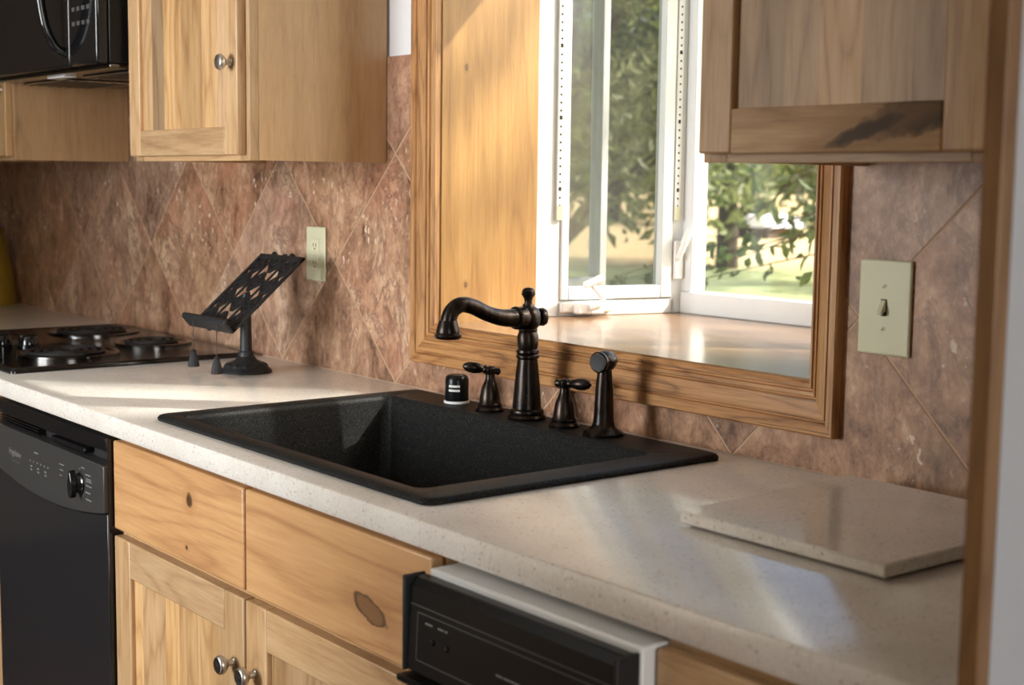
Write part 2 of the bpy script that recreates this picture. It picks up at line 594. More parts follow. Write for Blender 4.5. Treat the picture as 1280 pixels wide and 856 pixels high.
def leaf_mat(name, a, b):
    t = NT(name)
    v, _ = t.objcoord(False)
    n1 = t.noise(v, 1.3, 3, 0.6)
    n2 = t.noise(v, 15, 2, 0.6)
    col = t.ramp(t.math('ADD', t.math('MULTIPLY', n1, 0.5), t.math('MULTIPLY', n2, 0.5)), [(0.38, a), (0.62, b)])
    t.setp(col, 0.55)
    tl = t.n('BsdfTranslucent'); t.l(col, tl.inputs[0])
    mx = t.n('MixShader'); mx.inputs[0].default_value = 0.4
    t.l(t.b.outputs[0], mx.inputs[1]); t.l(tl.outputs[0], mx.inputs[2])
    t.l(mx.outputs[0], t.out.inputs['Surface'])
    return t.m
leaf_a = leaf_mat('leaves_mid_green', lin(82, 88, 52), lin(142, 146, 96))
leaf_b = leaf_mat('leaves_dark_green', lin(58, 70, 44), lin(104, 118, 76))
leaf_c = leaf_mat('leaves_pale_green', lin(120, 140, 70), lin(170, 182, 110))
bark_m = plain('bark', lin(74, 62, 52), 0.9, var=0.3, scale=18, bump=0.4)

def ground_mat():
    t = NT('lawn_and_dry_grass')
    v = t.n('TexCoord').outputs['Object']
    n1 = t.noise(v, 0.12, 4, 0.6)
    n2 = t.noise(v, 3.0, 5, 0.7)
    g = t.ramp(n2, [(0.3, lin(140, 148, 98)), (0.7, lin(178, 182, 132))])
    d = t.ramp(n2, [(0.3, lin(186, 160, 110)), (0.7, lin(222, 200, 152))])
    # the dry field begins beyond the mown lawn
    sx = t.n('SeparateXYZ'); t.l(v, sx.inputs[0])
    far = t.math('ADD', t.math('MULTIPLY', sx.outputs[0], -0.7), t.math('MULTIPLY', sx.outputs[1], 0.72))
    f = t.math('ADD', t.math('MULTIPLY', t.math('SUBTRACT', far, 25.5), 0.30), t.math('MULTIPLY', t.math('SUBTRACT', n1, 0.5), 4.0))
    col = t.mix(t.math('MULTIPLY', f, 1.0, True), g, d)
    m = t.setp(col, 0.95, spec=0.1)
    t.bump(n2, 0.5, 0.05)
    return m
ground_m = ground_mat()

# ================================================================== SETTING
# opening of the garden window in the sink wall
OX0, OX1, OZ0, OZ1 = -0.885, 0.073, 0.137, 1.40
XL, XR = -3.75, 3.20

def wall_with_hole(mb, y0, y1, x0, x1, z0, z1, hx0, hx1, hz0, hz1):
    mb.box(x0, hx0, y0, y1, z0, z1)
    mb.box(hx1, x1, y0, y1, z0, z1)
    mb.box(hx0, hx1, y0, y1, z0, hz0)
    mb.box(hx0, hx1, y0, y1, hz1, z1)
    return mb

wall = wall_with_hole(MB(), 0.006, 0.16, XL - 0.15, XR + 0.15, FLOOR, CEIL, OX0 - 0.02, OX1 + 0.02, OZ0 - 0.02, OZ1 + 0.02).build('wall_back', paint_white)
tag(wall, 'white painted kitchen wall behind the sink with tiled lower band', kind='structure')
gm = MB()
TILE_X0, TILE_X1, TILE_Z1 = XL, 0.80, 0.678
GB = 0.0009
gm.box(TILE_X0, OX0 - 0.03, GB, 0.0065, 0.0, TILE_Z1 - 0.002)
gm.box(OX0 - 0.03, OX1 + 0.02, GB, 0.0065, 0.0, 0.10)
gm.box(OX1 + 0.02, TILE_X1, GB, 0.0065, 0.0, TILE_Z1 - 0.002)
gm.build('grout', grout_m, wall)

def clip(poly, f):
    out = []
    for i in range(len(poly)):
        a, b = poly[i], poly[(i + 1) % len(poly)]
        fa, fb = f(a), f(b)
        if fa >= 0: out.append(a)
        if (fa > 0 > fb) or (fa < 0 < fb):
            t = fa / (fa - fb)
            out.append((a[0] + (b[0] - a[0]) * t, a[1] + (b[1] - a[1]) * t))
    return out

def area(p):
    return abs(sum(p[i][0] * p[(i + 1) % len(p)][1] - p[(i + 1) % len(p)][0] * p[i][1] for i in range(len(p)))) / 2

U0, V0, PU, PV, GR = -0.737, 0.060, 0.3372, 0.3392, 0.0022
REG = [(TILE_X0, OX0 - 0.03, 0.0015, TILE_Z1), (OX0 - 0.03, OX1 + 0.02, 0.0015, 0.10), (OX1 + 0.02, TILE_X1, 0.0015, TILE_Z1)]
r2 = math.sqrt(2)
for iu in range(-8, 8):
    for iv in range(-4, 12):
        u0, u1 = U0 + iu * PU + GR, U0 + (iu + 1) * PU - GR
        v0, v1 = V0 + iv * PV + GR, V0 + (iv + 1) * PV - GR
        base = [((u - v) / r2, (u + v) / r2) for u, v in ((u0, v0), (u1, v0), (u1, v1), (u0, v1))]
        mb = MB(); tot = 0
        for (a, b, c, d) in REG:
            p = base
            for f in (lambda q: q[0] - a, lambda q: b - q[0], lambda q: q[1] - c, lambda q: d - q[1]):
                p = clip(p, f)
                if len(p) < 3: break
            if len(p) >= 3 and area(p) > 2e-4:
                tot += area(p)
                mb.prism(p, 'y', 0.0, 0.0062)
        if tot > 4e-4:
            cx = (u0 + u1 - v0 - v1) / 2 / r2; cz = (u0 + u1 + v0 + v1) / 2 / r2
            mb.build('tile', tile_m, wall, origin=(cx, 0, cz))

fl = MB()
fl.box(XL, XR, -3.6, 0.16, FLOOR - 0.05, FLOOR - 0.004)
floor = fl.build('floor', floor_m)
tag(floor, 'dark brown wooden plank floor of the kitchen', kind='structure')
yb = -3.6
plank_me = None
k = 0
while yb < 0.0:
    o = MB().box(XL, XR, yb + 0.001, min(yb + 0.149, 0.0), FLOOR - 0.006, FLOOR).build('floor_plank', floor_m, floor, origin=(XL, yb, FLOOR))
    yb += 0.15
ceiling = tag(MB().box(XL - 0.15, XR + 0.15, -3.75, 0.16, CEIL, CEIL + 0.1).build('ceiling', ceil_m), 'white painted kitchen ceiling', kind='structure')
tag(MB().box(XL - 0.15, XL, -3.6, 0.006, FLOOR, CEIL).build('wall_left', room_paint), 'beige painted wall at the far left end', kind='structure')
mb = MB()
for a, b, c_, d_ in ((-3.6, RY0, FLOOR, CEIL), (RY1, 0.006, FLOOR, CEIL), (RY0, RY1, FLOOR, RZ0_), (RY0, RY1, RZ1_, CEIL)):
    mb.box(XR, XR + 0.15, a, b, c_, d_)
w3 = tag(empty('fill_window', (XR, (RY0 + RY1) / 2, RZ0_)), 'added white framed window out of view, housing the right fill lamp', kind='structure')  # window made up to carry the fill lamp
m3 = MB()
for a, b, c_, d_ in ((RY0, RY0 + 0.05, RZ0_, RZ1_), (RY1 - 0.05, RY1, RZ0_, RZ1_), (RY0, RY1, RZ0_, RZ0_ + 0.05), (RY0, RY1, RZ1_ - 0.05, RZ1_)):
    m3.box(XR + 0.03, XR + 0.08, a, b, c_, d_)
m3.build('window_frame', white_vinyl, w3)
tag(mb.build('wall_right', room_paint), 'beige painted wall at the right end of the room', kind='structure')
wf = wall_with_hole(MB(), WY - 0.15, WY, XL - 0.15, XR + 0.15, FLOOR, CEIL, WX0, WX1, WZ0, WZ1).build('wall_front', room_paint)  # opening assumed, cut to let the added front lamp shine in
tag(wf, 'beige painted wall opposite the sink with an assumed wide window', kind='structure')
w2 = tag(empty('assumed_window', ((WX0 + WX1) / 2, WY, WZ0)), 'assumed wide white framed window out of view in the wall opposite the sink, housing the front lamp', kind='structure')  # unseen window, assumed as the source of the front light
mb = MB()
for a, b, c, d in ((WX0, WX0 + 0.05, WZ0, WZ1), (WX1 - 0.05, WX1, WZ0, WZ1), (WX0, WX1, WZ0, WZ0 + 0.05), (WX0, WX1, WZ1 - 0.05, WZ1), (-1.145, -1.105, WZ0, WZ1)):
    mb.box(a, b, WY - 0.08, WY - 0.03, c, d)
mb.build('window_frame', white_vinyl, w2)

# eave of the house above the garden window
tag(MB().box(XL - 0.5, XR + 0.5, 0.16, 0.75, 1.53, 1.68).build('roof_eave', paint_white), 'white soffit of the roof eave above the garden window', kind='structure')
# unseen wall stub, added to cut the assumed front light towards the right end
tag(MB().box(-0.54, -0.42, -3.6, -1.95, FLOOR, CEIL - 0.001).build('light_blocker_right', room_paint), 'short wall added out of view to block the assumed front light from the right end', kind='structure')
tag(MB().box(-1.87, -1.75, -3.6, -2.00, FLOOR, CEIL - 0.001).build('light_blocker_left', room_paint), 'short wall added out of view to block the assumed front light from the far left', kind='structure')  # second added blocker, keeps the assumed front light off the far left

# ------------------------------------------------------------------ casing around the garden window
trim = tag(empty('trim_1', (0, 0, 0)), 'ridged oak casing framing the kitchen window opening', kind='structure')
WL, WR, WB, WT = 0.077, 0.052, 0.080, 0.075
prof = [(0.0, 0.004), (0.0, -0.010), (0.06, -0.014), (0.12, -0.014), (0.14, -0.0105), (0.18, -0.0105), (0.20, -0.0145), (0.27, -0.0150), (0.29, -0.0115), (0.32, -0.0115), (0.34, -0.0155),
        (0.62, -0.0180), (0.68, -0.0180), (0.70, -0.0150), (0.73, -0.0150), (0.75, -0.0185), (0.96, -0.0185), (1.0, -0.0150), (1.0, 0.004)]
def casing(name, mat, ca, cb):
    vs = [ca(t, h) for t, h in prof] + [cb(t, h) for t, h in prof]
    n = len(prof)
    fs = [(i, (i + 1) % n, n + (i + 1) % n, n + i) for i in range(n)] + [tuple(range(n)), tuple(range(2 * n - 1, n - 1, -1))]
    mb = MB().add(vs, fs)
    c = [sum(v[i] for v in vs) / len(vs) for i in range(3)]
    return mb.build(name, mat, trim, origin=c)
BL = lambda t, h: (OX0 - 0.003 - t * WL, h, OZ0 - t * WB)
BR = lambda t, h: (OX1 + t * WR, h, OZ0 - t * WB)
TL = lambda t, h: (OX0 - 0.003 - t * WL, h, OZ1 + t * WT)
TR = lambda t, h: (OX1 + t * WR, h, OZ1 + t * WT)
casing('casing_board', oak_z, BL, TL)
casing('casing_board', oak_x, BL, BR)
casing('casing_board', oak_z, BR, TR)
casing('casing_board', oak_x, TL, TR)

# ------------------------------------------------------------------ garden window
win = tag(empty('window_1', (-0.4, 0.3, 0.14)), 'white garden window box projecting outside above the sink', kind='structure')
def wpart(mb, name, mat, bevel=0.0, parent=None, smooth=False, origin=None):
    return mb.build(name, mat, parent or win, bevel=bevel, smooth=smooth, origin=origin)
FY = 0.597
SZ = 0.140
A = Vector((-0.885, 0.250)); B = Vector((-0.803, FY))
U = (B - A).normalized(); N = Vector((U.y, -U.x))         # N points into the room box (+x)
A2 = Vector((OX1 + 0.012, 0.250)); B2 = Vector((OX1 + 0.004, FY))
U2 = (B2 - A2).normalized(); N2 = Vector((-U2.y, U2.x))
ROOF0, ROOF1 = 1.40, 1.47
wpart(MB().prism([(OX0, -0.008), (OX1, -0.008), (OX1, 0.26), (B2.x + 0.01, FY + 0.02), (B.x - 0.01, FY + 0.02), (OX0, 0.26)], 'z', SZ - 0.022, SZ), 'window_sill', sill_m)
wpart(MB().box(OX0 - 0.02, OX0, 0.0045, 0.252, SZ - 0.02, OZ1), 'jamb_panel', jamb_z, origin=(OX0, 0.125, 0.55))
wpart(MB().box(OX1, OX1 + 0.02, 0.0045, 0.252, SZ - 0.02, OZ1), 'jamb_panel', jamb_z, origin=(OX1, 0.125, 0.55))
wpart(MB().box(OX0, OX1, 0.0045, 0.252, OZ1, OZ1 + 0.02), 'head_panel', jamb_z, origin=(-0.4, 0.125, OZ1))
# house wall outside round the box
def sidebox(mb, s0, s1, n0, n1, z0, z1, right=False):
    a, u, n = (A2, U2, N2) if right else (A, U, N)
    p = [a + u * s + n * k for s, k in ((s0, n0), (s1, n0), (s1, n1), (s0, n1))]
    return mb.prism([(q.x, q.y) for q in p], 'z', z0, z1)
LEN = (B - A).length
ZT = 1.42
for right in (False, True):
    # fixed frame
    mb = MB()
    sidebox(mb, -0.02, 0.056, -0.05, 0.0, SZ, ZT, right)
    sidebox(mb, 0.332, LEN + 0.05, -0.05, 0.0, SZ, ZT, right)
    sidebox(mb, 0.050, 0.340, -0.05, 0.0, SZ, 0.173, right)
    sidebox(mb, 0.050, 0.340, -0.05, 0.0, 1.37, ZT, right)
    wpart(mb, 'side_frame', white_vinyl, 0.002)
    # inner screen frame
    mb = MB()
    sidebox(mb, 0.0565, 0.075, -0.030, 0.004, 0.175, 1.368, right)
    sidebox(mb, 0.303, 0.3315, -0.030, 0.004, 0.175, 1.368, right)
    sidebox(mb, 0.0752, 0.3028, -0.030, 0.004, 0.175, 0.203, right)
    sidebox(mb, 0.0752, 0.3028, -0.030, 0.004, 1.345, 1.368, right)
    fr_o = wpart(mb, 'screen_frame', white_vinyl, 0.0025)
    if not right:
        mb = MB(); sidebox(mb, 0.074, 0.304, -0.0175, -0.0165, 0.202, 1.346, right)
        wpart(mb, 'insect_screen', screen_m)
# the left casement sash, cranked open outwards
H = A + U * 0.058 - N * 0.045
ang = math.radians(35)
Us = Vector((U.x * math.cos(ang) - U.y * math.sin(ang), U.x * math.sin(ang) + U.y * math.cos(ang)))
Ns = Vector((Us.y, -Us.x))
def sashbox(mb, s0, s1, n0, n1, z0, z1):
    p = [H + Us * s + Ns * k for s, k in ((s0, n0), (s1, n0), (s1, n1), (s0, n1))]
    return mb.prism([(q.x, q.y) for q in p], 'z', z0, z1)
mb = MB()
sashbox(mb, 0.0, 0.026, -0.03, 0.0, 0.178, 1.365)
sashbox(mb, 0.236, 0.270, -0.03, 0.0, 0.178, 1.365)
sashbox(mb, 0.026, 0.236, -0.03, 0.0, 0.178, 0.210)
sashbox(mb, 0.026, 0.236, -0.03, 0.0, 1.335, 1.365)
sash = wpart(mb, 'casement_sash', white_vinyl, 0.002)
mb = MB(); sashbox(mb, 0.025, 0.237, -0.018, -0.014, 0.209, 1.336)
wpart(mb, 'window_pane', glass_m)
# right casement, closed
mb = MB(); sidebox(mb, 0.070, 0.310, -0.042, -0.038, 0.17, 1.37, True)
wpart(mb, 'window_pane', glass_m)
# front frame and pane
mb = MB()
x0, x1 = B.x, B2.x
mb.box(x0 + 0.001, x1 - 0.001, FY - 0.002, FY + 0.05, SZ, 0.188)
mb.box(x0 - 0.01, x0 + 0.028, FY + 0.004, FY + 0.05, 0.188, ROOF0)
mb.box(x1 - 0.028, x1 + 0.01, FY + 0.004, FY + 0.05, 0.188, ROOF0)
mb.box(x0 - 0.01, x1 + 0.01, FY + 0.004, FY + 0.05, ROOF0 - 0.03, ROOF0 + 0.02)
wpart(mb, 'front_frame', white_vinyl, 0.003)
mb = MB().box(x0 + 0.026, x1 - 0.026, FY + 0.022, FY + 0.027, 0.186, ROOF0 - 0.028)
wpart(mb, 'window_pane', glass_m)
# sloping glass roof
mb = MB().add([(x0 - 0.02, FY + 0.04, ROOF0 + 0.02), (x1 + 0.02, FY + 0.04, ROOF0 + 0.02), (OX1, 0.25, ROOF1), (OX0, 0.25, ROOF1),
               (x0 - 0.02, FY + 0.04, ROOF0 + 0.026), (x1 + 0.02, FY + 0.04, ROOF0 + 0.026), (OX1, 0.25, ROOF1 + 0.006), (OX0, 0.25, ROOF1 + 0.006)],
              [(0, 1, 2, 3), (7, 6, 5, 4), (0, 4, 5, 1), (1, 5, 6, 2), (2, 6, 7, 3), (3, 7, 4, 0)])
wpart(mb, 'window_pane', glass_m)
# slotted shelf standards
def standard(s0, s1, zb, right=False):
    mb = MB(); sidebox(mb, s0, s1, 0.0005, 0.0065, zb, 1.30, right)
    st = wpart(mb, 'shelf_standard', white_metal, 0.001)
    mb = MB(); z = zb + 0.012; i = 0; mid = (s0 + s1) / 2; wd = (s1 - s0) * 0.13
    while z < 1.28:
        wide = wd * (1.7 if i % 9 == 3 else 1)
        sidebox(mb, mid - wide, mid + wide, 0.0064, 0.0069, z, z + (0.008 if i % 9 == 3 else 0.0042), right)
        z += 0.0165; i += 1
    so_ = wpart(mb, 'slot', slot_m, parent=st)
    so_['kind'] = 'stuff'
    mb = MB(); sidebox(mb, s0 + 0.001, s1 - 0.001, 0.0064, 0.0072, zb, zb + 0.03, right)
    wpart(mb, 'end_clip', almond, parent=st)
standard(0.043, 0.057, 0.345)
standard(0.333, 0.347, 0.345)
standard(0.043, 0.057, 0.345, True)
standard(0.333, 0.347, 0.345, True)
# crank operator
mb = MB(); sidebox(mb, 0.056, 0.182, 0.0, 0.012, 0.148, 0.171)
sidebox(mb, 0.085, 0.150, 0.0, 0.030, 0.146, 0.169)
crank = wpart(mb, 'crank_operator', white_plastic, 0.004)
def sp(s, n, z):
    q = A + U * s + N * n
    return (q.x, q.y, z)
mb = MB().tube(smooth_path([sp(0.118, 0.030, 0.160), sp(0.128, 0.045, 0.166), sp(0.135, 0.048, 0.178), sp(0.122, 0.046, 0.196), sp(0.108, 0.044, 0.212)], 5), [0.0075] * 6 + [0.0055] * 15)
wpart(mb, 'crank_handle', white_plastic, parent=crank, smooth=True)
mb = MB().lathe(sp(0.090, 0.046, 0.208), [(0.004, 0), (0.008, 0.003), (0.008, 0.032), (0.0095, 0.036), (0.0095, 0.046), (0.006, 0.050)], 16, (U.x, U.y, 0.35))
wpart(mb, 'crank_knob', white_plastic, parent=crank, smooth=True)
# sash lock
mb = MB(); sidebox(mb, 0.335, 0.357, 0.0, 0.010, 0.215, 0.300)
lock = wpart(mb, 'sash_lock', white_plastic, 0.003)
mb = MB().tube(smooth_path([sp(0.344, 0.010, 0.262), sp(0.346, 0.020, 0.280), sp(0.352, 0.026, 0.305), sp(0.360, 0.028, 0.325)], 5), [0.007] * 8 + [0.0085] * 8)
wpart(mb, 'lock_lever', white_plastic, parent=lock, smooth=True)

# ================================================================== WORKTOP
CD = 0.6525          # depth of the worktop
T = 0.038
def wt_profile(y0, y1, front):
    if not front: return [(y0, -T), (y1, -T), (y1, 0), (y0, 0)]
    r = 0.006
    arc = lambda cy, cz, a0, a1: [(cy + r * math.cos(math.radians(a)), cz + r * math.sin(math.radians(a))) for a in (a0, (a0 + a1) / 2, a1)]
    return arc(y0 + r, -T + r, 270, 180) [::1] + arc(y0 + r, -r, 180, 90) + [(y1, 0), (y1, -T)]
SX0, SX1, SY0, SY1 = -0.8985, -0.0626, -0.6054, -0.045     # sink rim
BX0, BX1, BY0, BY1 = -0.862, -0.128, -0.570, -0.137        # bowl
mb = MB()
mb.prism(wt_profile(-CD, -0.0005, True), 'x', XL + 0.001, BX0 - 0.012)
mb.prism(wt_profile(-CD, -0.0005, True), 'x', BX1 + 0.012, 0.803)
mb.prism(wt_profile(-CD, BY0 - 0.012, True), 'x', BX0 - 0.012, BX1 + 0.012)
mb.prism(wt_profile(BY1 + 0.012, -0.0005, False), 'x', BX0 - 0.012, BX1 + 0.012)
o = mb.build('worktop', counter_m, smooth=True)
tag(o, 'long off-white speckled worktop running along the tiled wall', 'worktop')

# ------------------------------------------------------------------ sink
def rrect(x0, x1, y0, y1, r, n=5):
    pts = []
    for cx, cy, a0 in ((x1 - r, y1 - r, 0), (x0 + r, y1 - r, 90), (x0 + r, y0 + r, 180), (x1 - r, y0 + r, 270)):
        for k in range(n + 1):
            a = math.radians(a0 + 90 * k / n)
            pts.append((cx + r * math.cos(a), cy + r * math.sin(a)))
    return pts
def loft(mb, rings, cap_last=True):
    n = len(rings[0][0])
    vs = []
    for ring, z in rings:
        vs += [(x, y, z) for x, y in ring]
    fs = []
    for i in range(len(rings) - 1):
        for k in range(n):
            k2 = (k + 1) % n
            fs.append((i * n + k, i * n + k2, (i + 1) * n + k2, (i + 1) * n + k))
    if cap_last: fs.append(tuple((len(rings) - 1) * n + k for k in range(n)))
    return mb.add(vs, fs)
sink = tag(empty('kitchen_sink', (-0.48, -0.33, 0.0)), 'large black single-bowl drop-in sink set into the worktop', 'sink')
rings = [(rrect(SX0, SX1, SY0, SY1, 0.018), 0.0006), (rrect(SX0 - 0.0005, SX1 + 0.0005, SY0 - 0.0005, SY1 + 0.0005, 0.018), 0.005), (rrect(SX0 + 0.002, SX1 - 0.002, SY0 + 0.002, SY1 - 0.002, 0.018), 0.009),
         (rrect(SX0 + 0.006, SX1 - 0.006, SY0 + 0.006, SY1 - 0.006, 0.016), 0.0105),
         (rrect(BX0 - 0.004, BX1 + 0.004, BY0 - 0.004, BY1 + 0.004, 0.020), 0.0095), (rrect(BX0, BX1, BY0, BY1, 0.018), 0.006), (rrect(BX0 + 0.002, BX1 - 0.002, BY0 + 0.002, BY1 - 0.002, 0.017), -0.002),
         (rrect(BX0 + 0.012, BX1 - 0.012, BY0 + 0.012, BY1 - 0.012, 0.022), -0.185), (rrect(BX0 + 0.020, BX1 - 0.020, BY0 + 0.020, BY1 - 0.020, 0.022), -0.203), (rrect(BX0 + 0.040, BX1 - 0.040, BY0 + 0.040, BY1 - 0.040, 0.02), -0.208)]
loft(MB(), rings).build('bowl', sink_m, sink, smooth=True)
MB().lathe((-0.495, -0.33, -0.209), [(0.057, 0.0012), (0.055, 0.004), (0.043, 0.003), (0.040, -0.006), (0.012, -0.006), (0.010, 0.004), (0.004, 0.008)], 28).build('drain', steel_m, sink, smooth=True)

# ------------------------------------------------------------------ faucet set
RZ = 0.0106
def bron(mb, name, p): return mb.build(name, bronze_m, p, smooth=True)
fx, fy = -0.494, -0.088
fau = tag(empty('kitchen_faucet', (fx, fy, RZ)), 'tall dark bronze faucet with curved spout behind the sink', 'faucet')
bron(MB().lathe((fx, fy, RZ), [(0.034, 0), (0.035, 0.003), (0.033, 0.006), (0.030, 0.008), (0.031, 0.011), (0.030, 0.015), (0.026, 0.018)], 32), 'base_flange', fau)
bron(MB().lathe((fx, fy, RZ), [(0.0260, 0.016), (0.0248, 0.030), (0.0225, 0.060), (0.0195, 0.090), (0.0178, 0.104), (0.0178, 0.106)], 32), 'body_column', fau)
bron(MB().lathe((fx, fy, RZ), [(0.0178, 0.105), (0.0205, 0.108), (0.0205, 0.112), (0.0185, 0.114), (0.0205, 0.117), (0.0200, 0.121), (0.0172, 0.123), (0.0185, 0.130), (0.0190, 0.145), (0.0160, 0.153), (0.0170, 0.155), (0.0170, 0.158), (0.0150, 0.160)], 32), 'collar', fau)
ball = bron(MB().lathe((fx, fy, RZ), [(0.0130, 0.157), (0.0185, 0.162), (0.0222, 0.170), (0.0232, 0.178), (0.0216, 0.187), (0.0178, 0.194), (0.0105, 0.198), (0.0090, 0.202)], 32), 'valve_body', fau)
bron(MB().lathe((fx, fy, RZ), [(0.0080, 0.199), (0.0068, 0.206), (0.0080, 0.212), (0.0120, 0.218), (0.0128, 0.2205), (0.0110, 0.222), (0.0118, 0.224), (0.0085, 0.229), (0.003, 0.231)], 24), 'finial', fau)
bron(MB().lathe((fx, fy + 0.014, RZ + 0.178), [(0.010, 0), (0.010, 0.008), (0.0155, 0.010), (0.0165, 0.016), (0.0140, 0.021), (0.006, 0.023)], 24, (0.25, 1, 0)), 'end_cap', fau)
# spout
sx = fx
P = smooth_path([(sx, fy - 0.010, RZ + 0.178), (sx, fy - 0.035, RZ + 0.179), (sx, fy - 0.060, RZ + 0.181), (sx, fy - 0.090, RZ + 0.189), (sx, fy - 0.120, RZ + 0.202), (sx, fy - 0.146, RZ + 0.207), (sx, fy - 0.166, RZ + 0.196), (sx, fy - 0.173, RZ + 0.176), (sx, fy - 0.173, RZ + 0.166)], 5)
rr = [0.0185 if i < 4 else (0.0165 - 0.0030 * min(1, (i - 4) / 10)) for i in range(len(P))]
spout = bron(MB().tube(P, rr, 20), 'spout', fau)
bron(MB().lathe((sx, fy - 0.030, RZ + 0.1785), [(0.0155, -0.001), (0.0195, 0), (0.0205, 0.003), (0.0185, 0.006), (0.0205, 0.020), (0.0190, 0.024)], 28, (0, 1, 0)), 'spout_collar', fau)
bron(MB().lathe((sx, fy - 0.173, RZ + 0.150), [(0.0150, 0), (0.0205, 0.001), (0.0228, 0.004), (0.0228, 0.008), (0.0200, 0.010), (0.0203, 0.013), (0.0180, 0.022), (0.0150, 0.032)], 28), 'spout_nozzle', fau)

def lever_tap(x, y, d, label):
    t = tag(empty('tap_handle', (x, y, RZ)), label, 'tap handle', 'lever handles of the sink faucet')
    bron(MB().lathe((x, y, RZ), [(0.026, 0), (0.0265, 0.003), (0.0245, 0.006), (0.0215, 0.008), (0.0225, 0.012), (0.0195, 0.016), (0.0185, 0.026), (0.0160, 0.040), (0.0120, 0.050), (0.0095, 0.056), (0.0085, 0.060), (0.0085, 0.070)], 28), 'escutcheon', t)
    bron(MB().lathe((x, y, RZ + 0.066), [(0.009, 0), (0.0105, 0.003), (0.0105, 0.011), (0.0075, 0.014), (0.003, 0.016)], 20), 'hub', t)
    d = Vector(d).normalized()
    o = Vector((x, y, RZ + 0.0735))
    bron(MB().lathe(o - d * 0.017, [(0.003, -0.002), (0.0060, 0.0), (0.0072, 0.004), (0.0055, 0.009), (0.0060, 0.024), (0.0080, 0.026), (0.0080, 0.029), (0.0062, 0.031), (0.0085, 0.036), (0.0105, 0.046), (0.0098, 0.056), (0.0066, 0.064), (0.002, 0.068)], 20, d), 'lever', t)
lever_tap(-0.598, -0.090, (-0.55, -0.85, 0.16), 'bronze lever handle left of the faucet, lever turned left')
lever_tap(-0.392, -0.088, (0.80, 0.28, 0.03), 'bronze lever handle right of the faucet, lever turned right')

spx, spy = -0.292, -0.088
spr = tag(empty('side_sprayer', (spx, spy, RZ)), 'dark bronze pull-out side sprayer standing right of both taps', 'sprayer')
bron(MB().lathe((spx, spy, RZ), [(0.034, 0), (0.0345, 0.004), (0.031, 0.007), (0.025, 0.010), (0.0205, 0.014), (0.0185, 0.018)], 28), 'base_flange', spr)
bron(MB().lathe((spx, spy, RZ), [(0.0185, 0.015), (0.0190, 0.019), (0.0175, 0.023), (0.0165, 0.040), (0.0145, 0.080), (0.0120, 0.106), (0.0115, 0.116)], 28), 'grip', spr)
hd = Vector((0.25, -1, 0.0)).normalized()
hc = Vector((spx, spy, RZ + 0.122))
head = bron(MB().lathe(hc - hd * 0.020, [(0.005, -0.006), (0.0100, -0.003), (0.0105, 0.004), (0.0165, 0.009), (0.0185, 0.018), (0.0180, 0.028), (0.0165, 0.032), (0.0175, 0.035), (0.0175, 0.039), (0.0150, 0.041)], 28, hd), 'spray_head', spr)
MB().lathe(hc + hd * 0.0195, [(0.0140, 0.0), (0.0130, 0.0025), (0.006, 0.002)], 24, hd).build('spray_face', black_rubber, head, smooth=True)

ax_, ay_ = -0.703, -0.088
ag = tag(empty('air_gap_cap', (ax_, ay_, RZ)), 'short black cylindrical air gap cap with white stripes beside the faucet', 'air gap')
MB().lathe((ax_, ay_, RZ), [(0.0235, 0), (0.0245, 0.001), (0.0245, 0.004), (0.0220, 0.005)], 28).build('base_ring', white_plastic, ag, smooth=True)
cp = MB().lathe((ax_, ay_, RZ), [(0.0215, 0.004), (0.0222, 0.006), (0.0222, 0.044), (0.0205, 0.050), (0.0165, 0.0535), (0.006, 0.0545)], 32).build('cap', black_satin, ag, smooth=True)
for zz in (0.0235, 0.0315):
    mb = MB(); vs = []; n = 8
    # vents face the camera side
    a0, a1 = math.radians(-78), math.radians(-22)
    for k in range(n + 1):
        a = a0 + (a1 - a0) * k / n
        for z in (zz, zz + 0.0042):
            vs.append((ax_ + 0.0226 * math.cos(a), ay_ + 0.0226 * math.sin(a), RZ + z))
    fs = [(2 * k, 2 * k + 2, 2 * k + 3, 2 * k + 1) for k in range(n)]
    o = mb.add(vs, fs).build('vent_slot', white_print, cp)

# ------------------------------------------------------------------ stone board on the worktop
bd = tag(empty('pastry_board', (0.36, -0.22, 0)), 'off-white speckled stone cutting board lying on the worktop', 'cutting board')
mb = MB().prism([(0.203, -0.408), (0.517, -0.410), (0.520, -0.055), (0.185, -0.052)], 'z', 0.0045, 0.0205)
mb.build('slab', board_m, bd, bevel=0.003)
for a, b in ((0.235, -0.375), (0.485, -0.375), (0.225, -0.09), (0.485, -0.09)):
    MB().lathe((a, b, 0.0), [(0.009, 0.0), (0.010, 0.001), (0.009, 0.005)], 12).build('rubber_foot', black_rubber, bd, smooth=True)

# ================================================================== CABINETS
def knob(x, y, z, parent, name='knob'):
    """y = face the knob is screwed to; axis towards -y"""
    k = MB().lathe((x, y, z), [(0.0075, 0), (0.0080, 0.002), (0.0060, 0.004), (0.0055, 0.012), (0.0080, 0.014), (0.0130, 0.018), (0.0155, 0.022), (0.0158, 0.025), (0.0140, 0.029), (0.0125, 0.0300)], 24, (0, -1, 0)).build(name, nickel_m, parent, smooth=True)
    return k
def knob_rose(x, y, z, k):
    mb = MB()
    mb.lathe((x, y - 0.0295, z), [(0.0125, 0.0), (0.0120, 0.0010), (0.0100, 0.0006)], 24, (0, -1, 0), cap=True)
    mb.lathe((x, y - 0.0298, z), [(0.0060, 0.0), (0.0058, 0.0012), (0.003, 0.0016)], 16, (0, -1, 0))
    return mb.build('knob_rosette', nickel_dark, k, smooth=True)

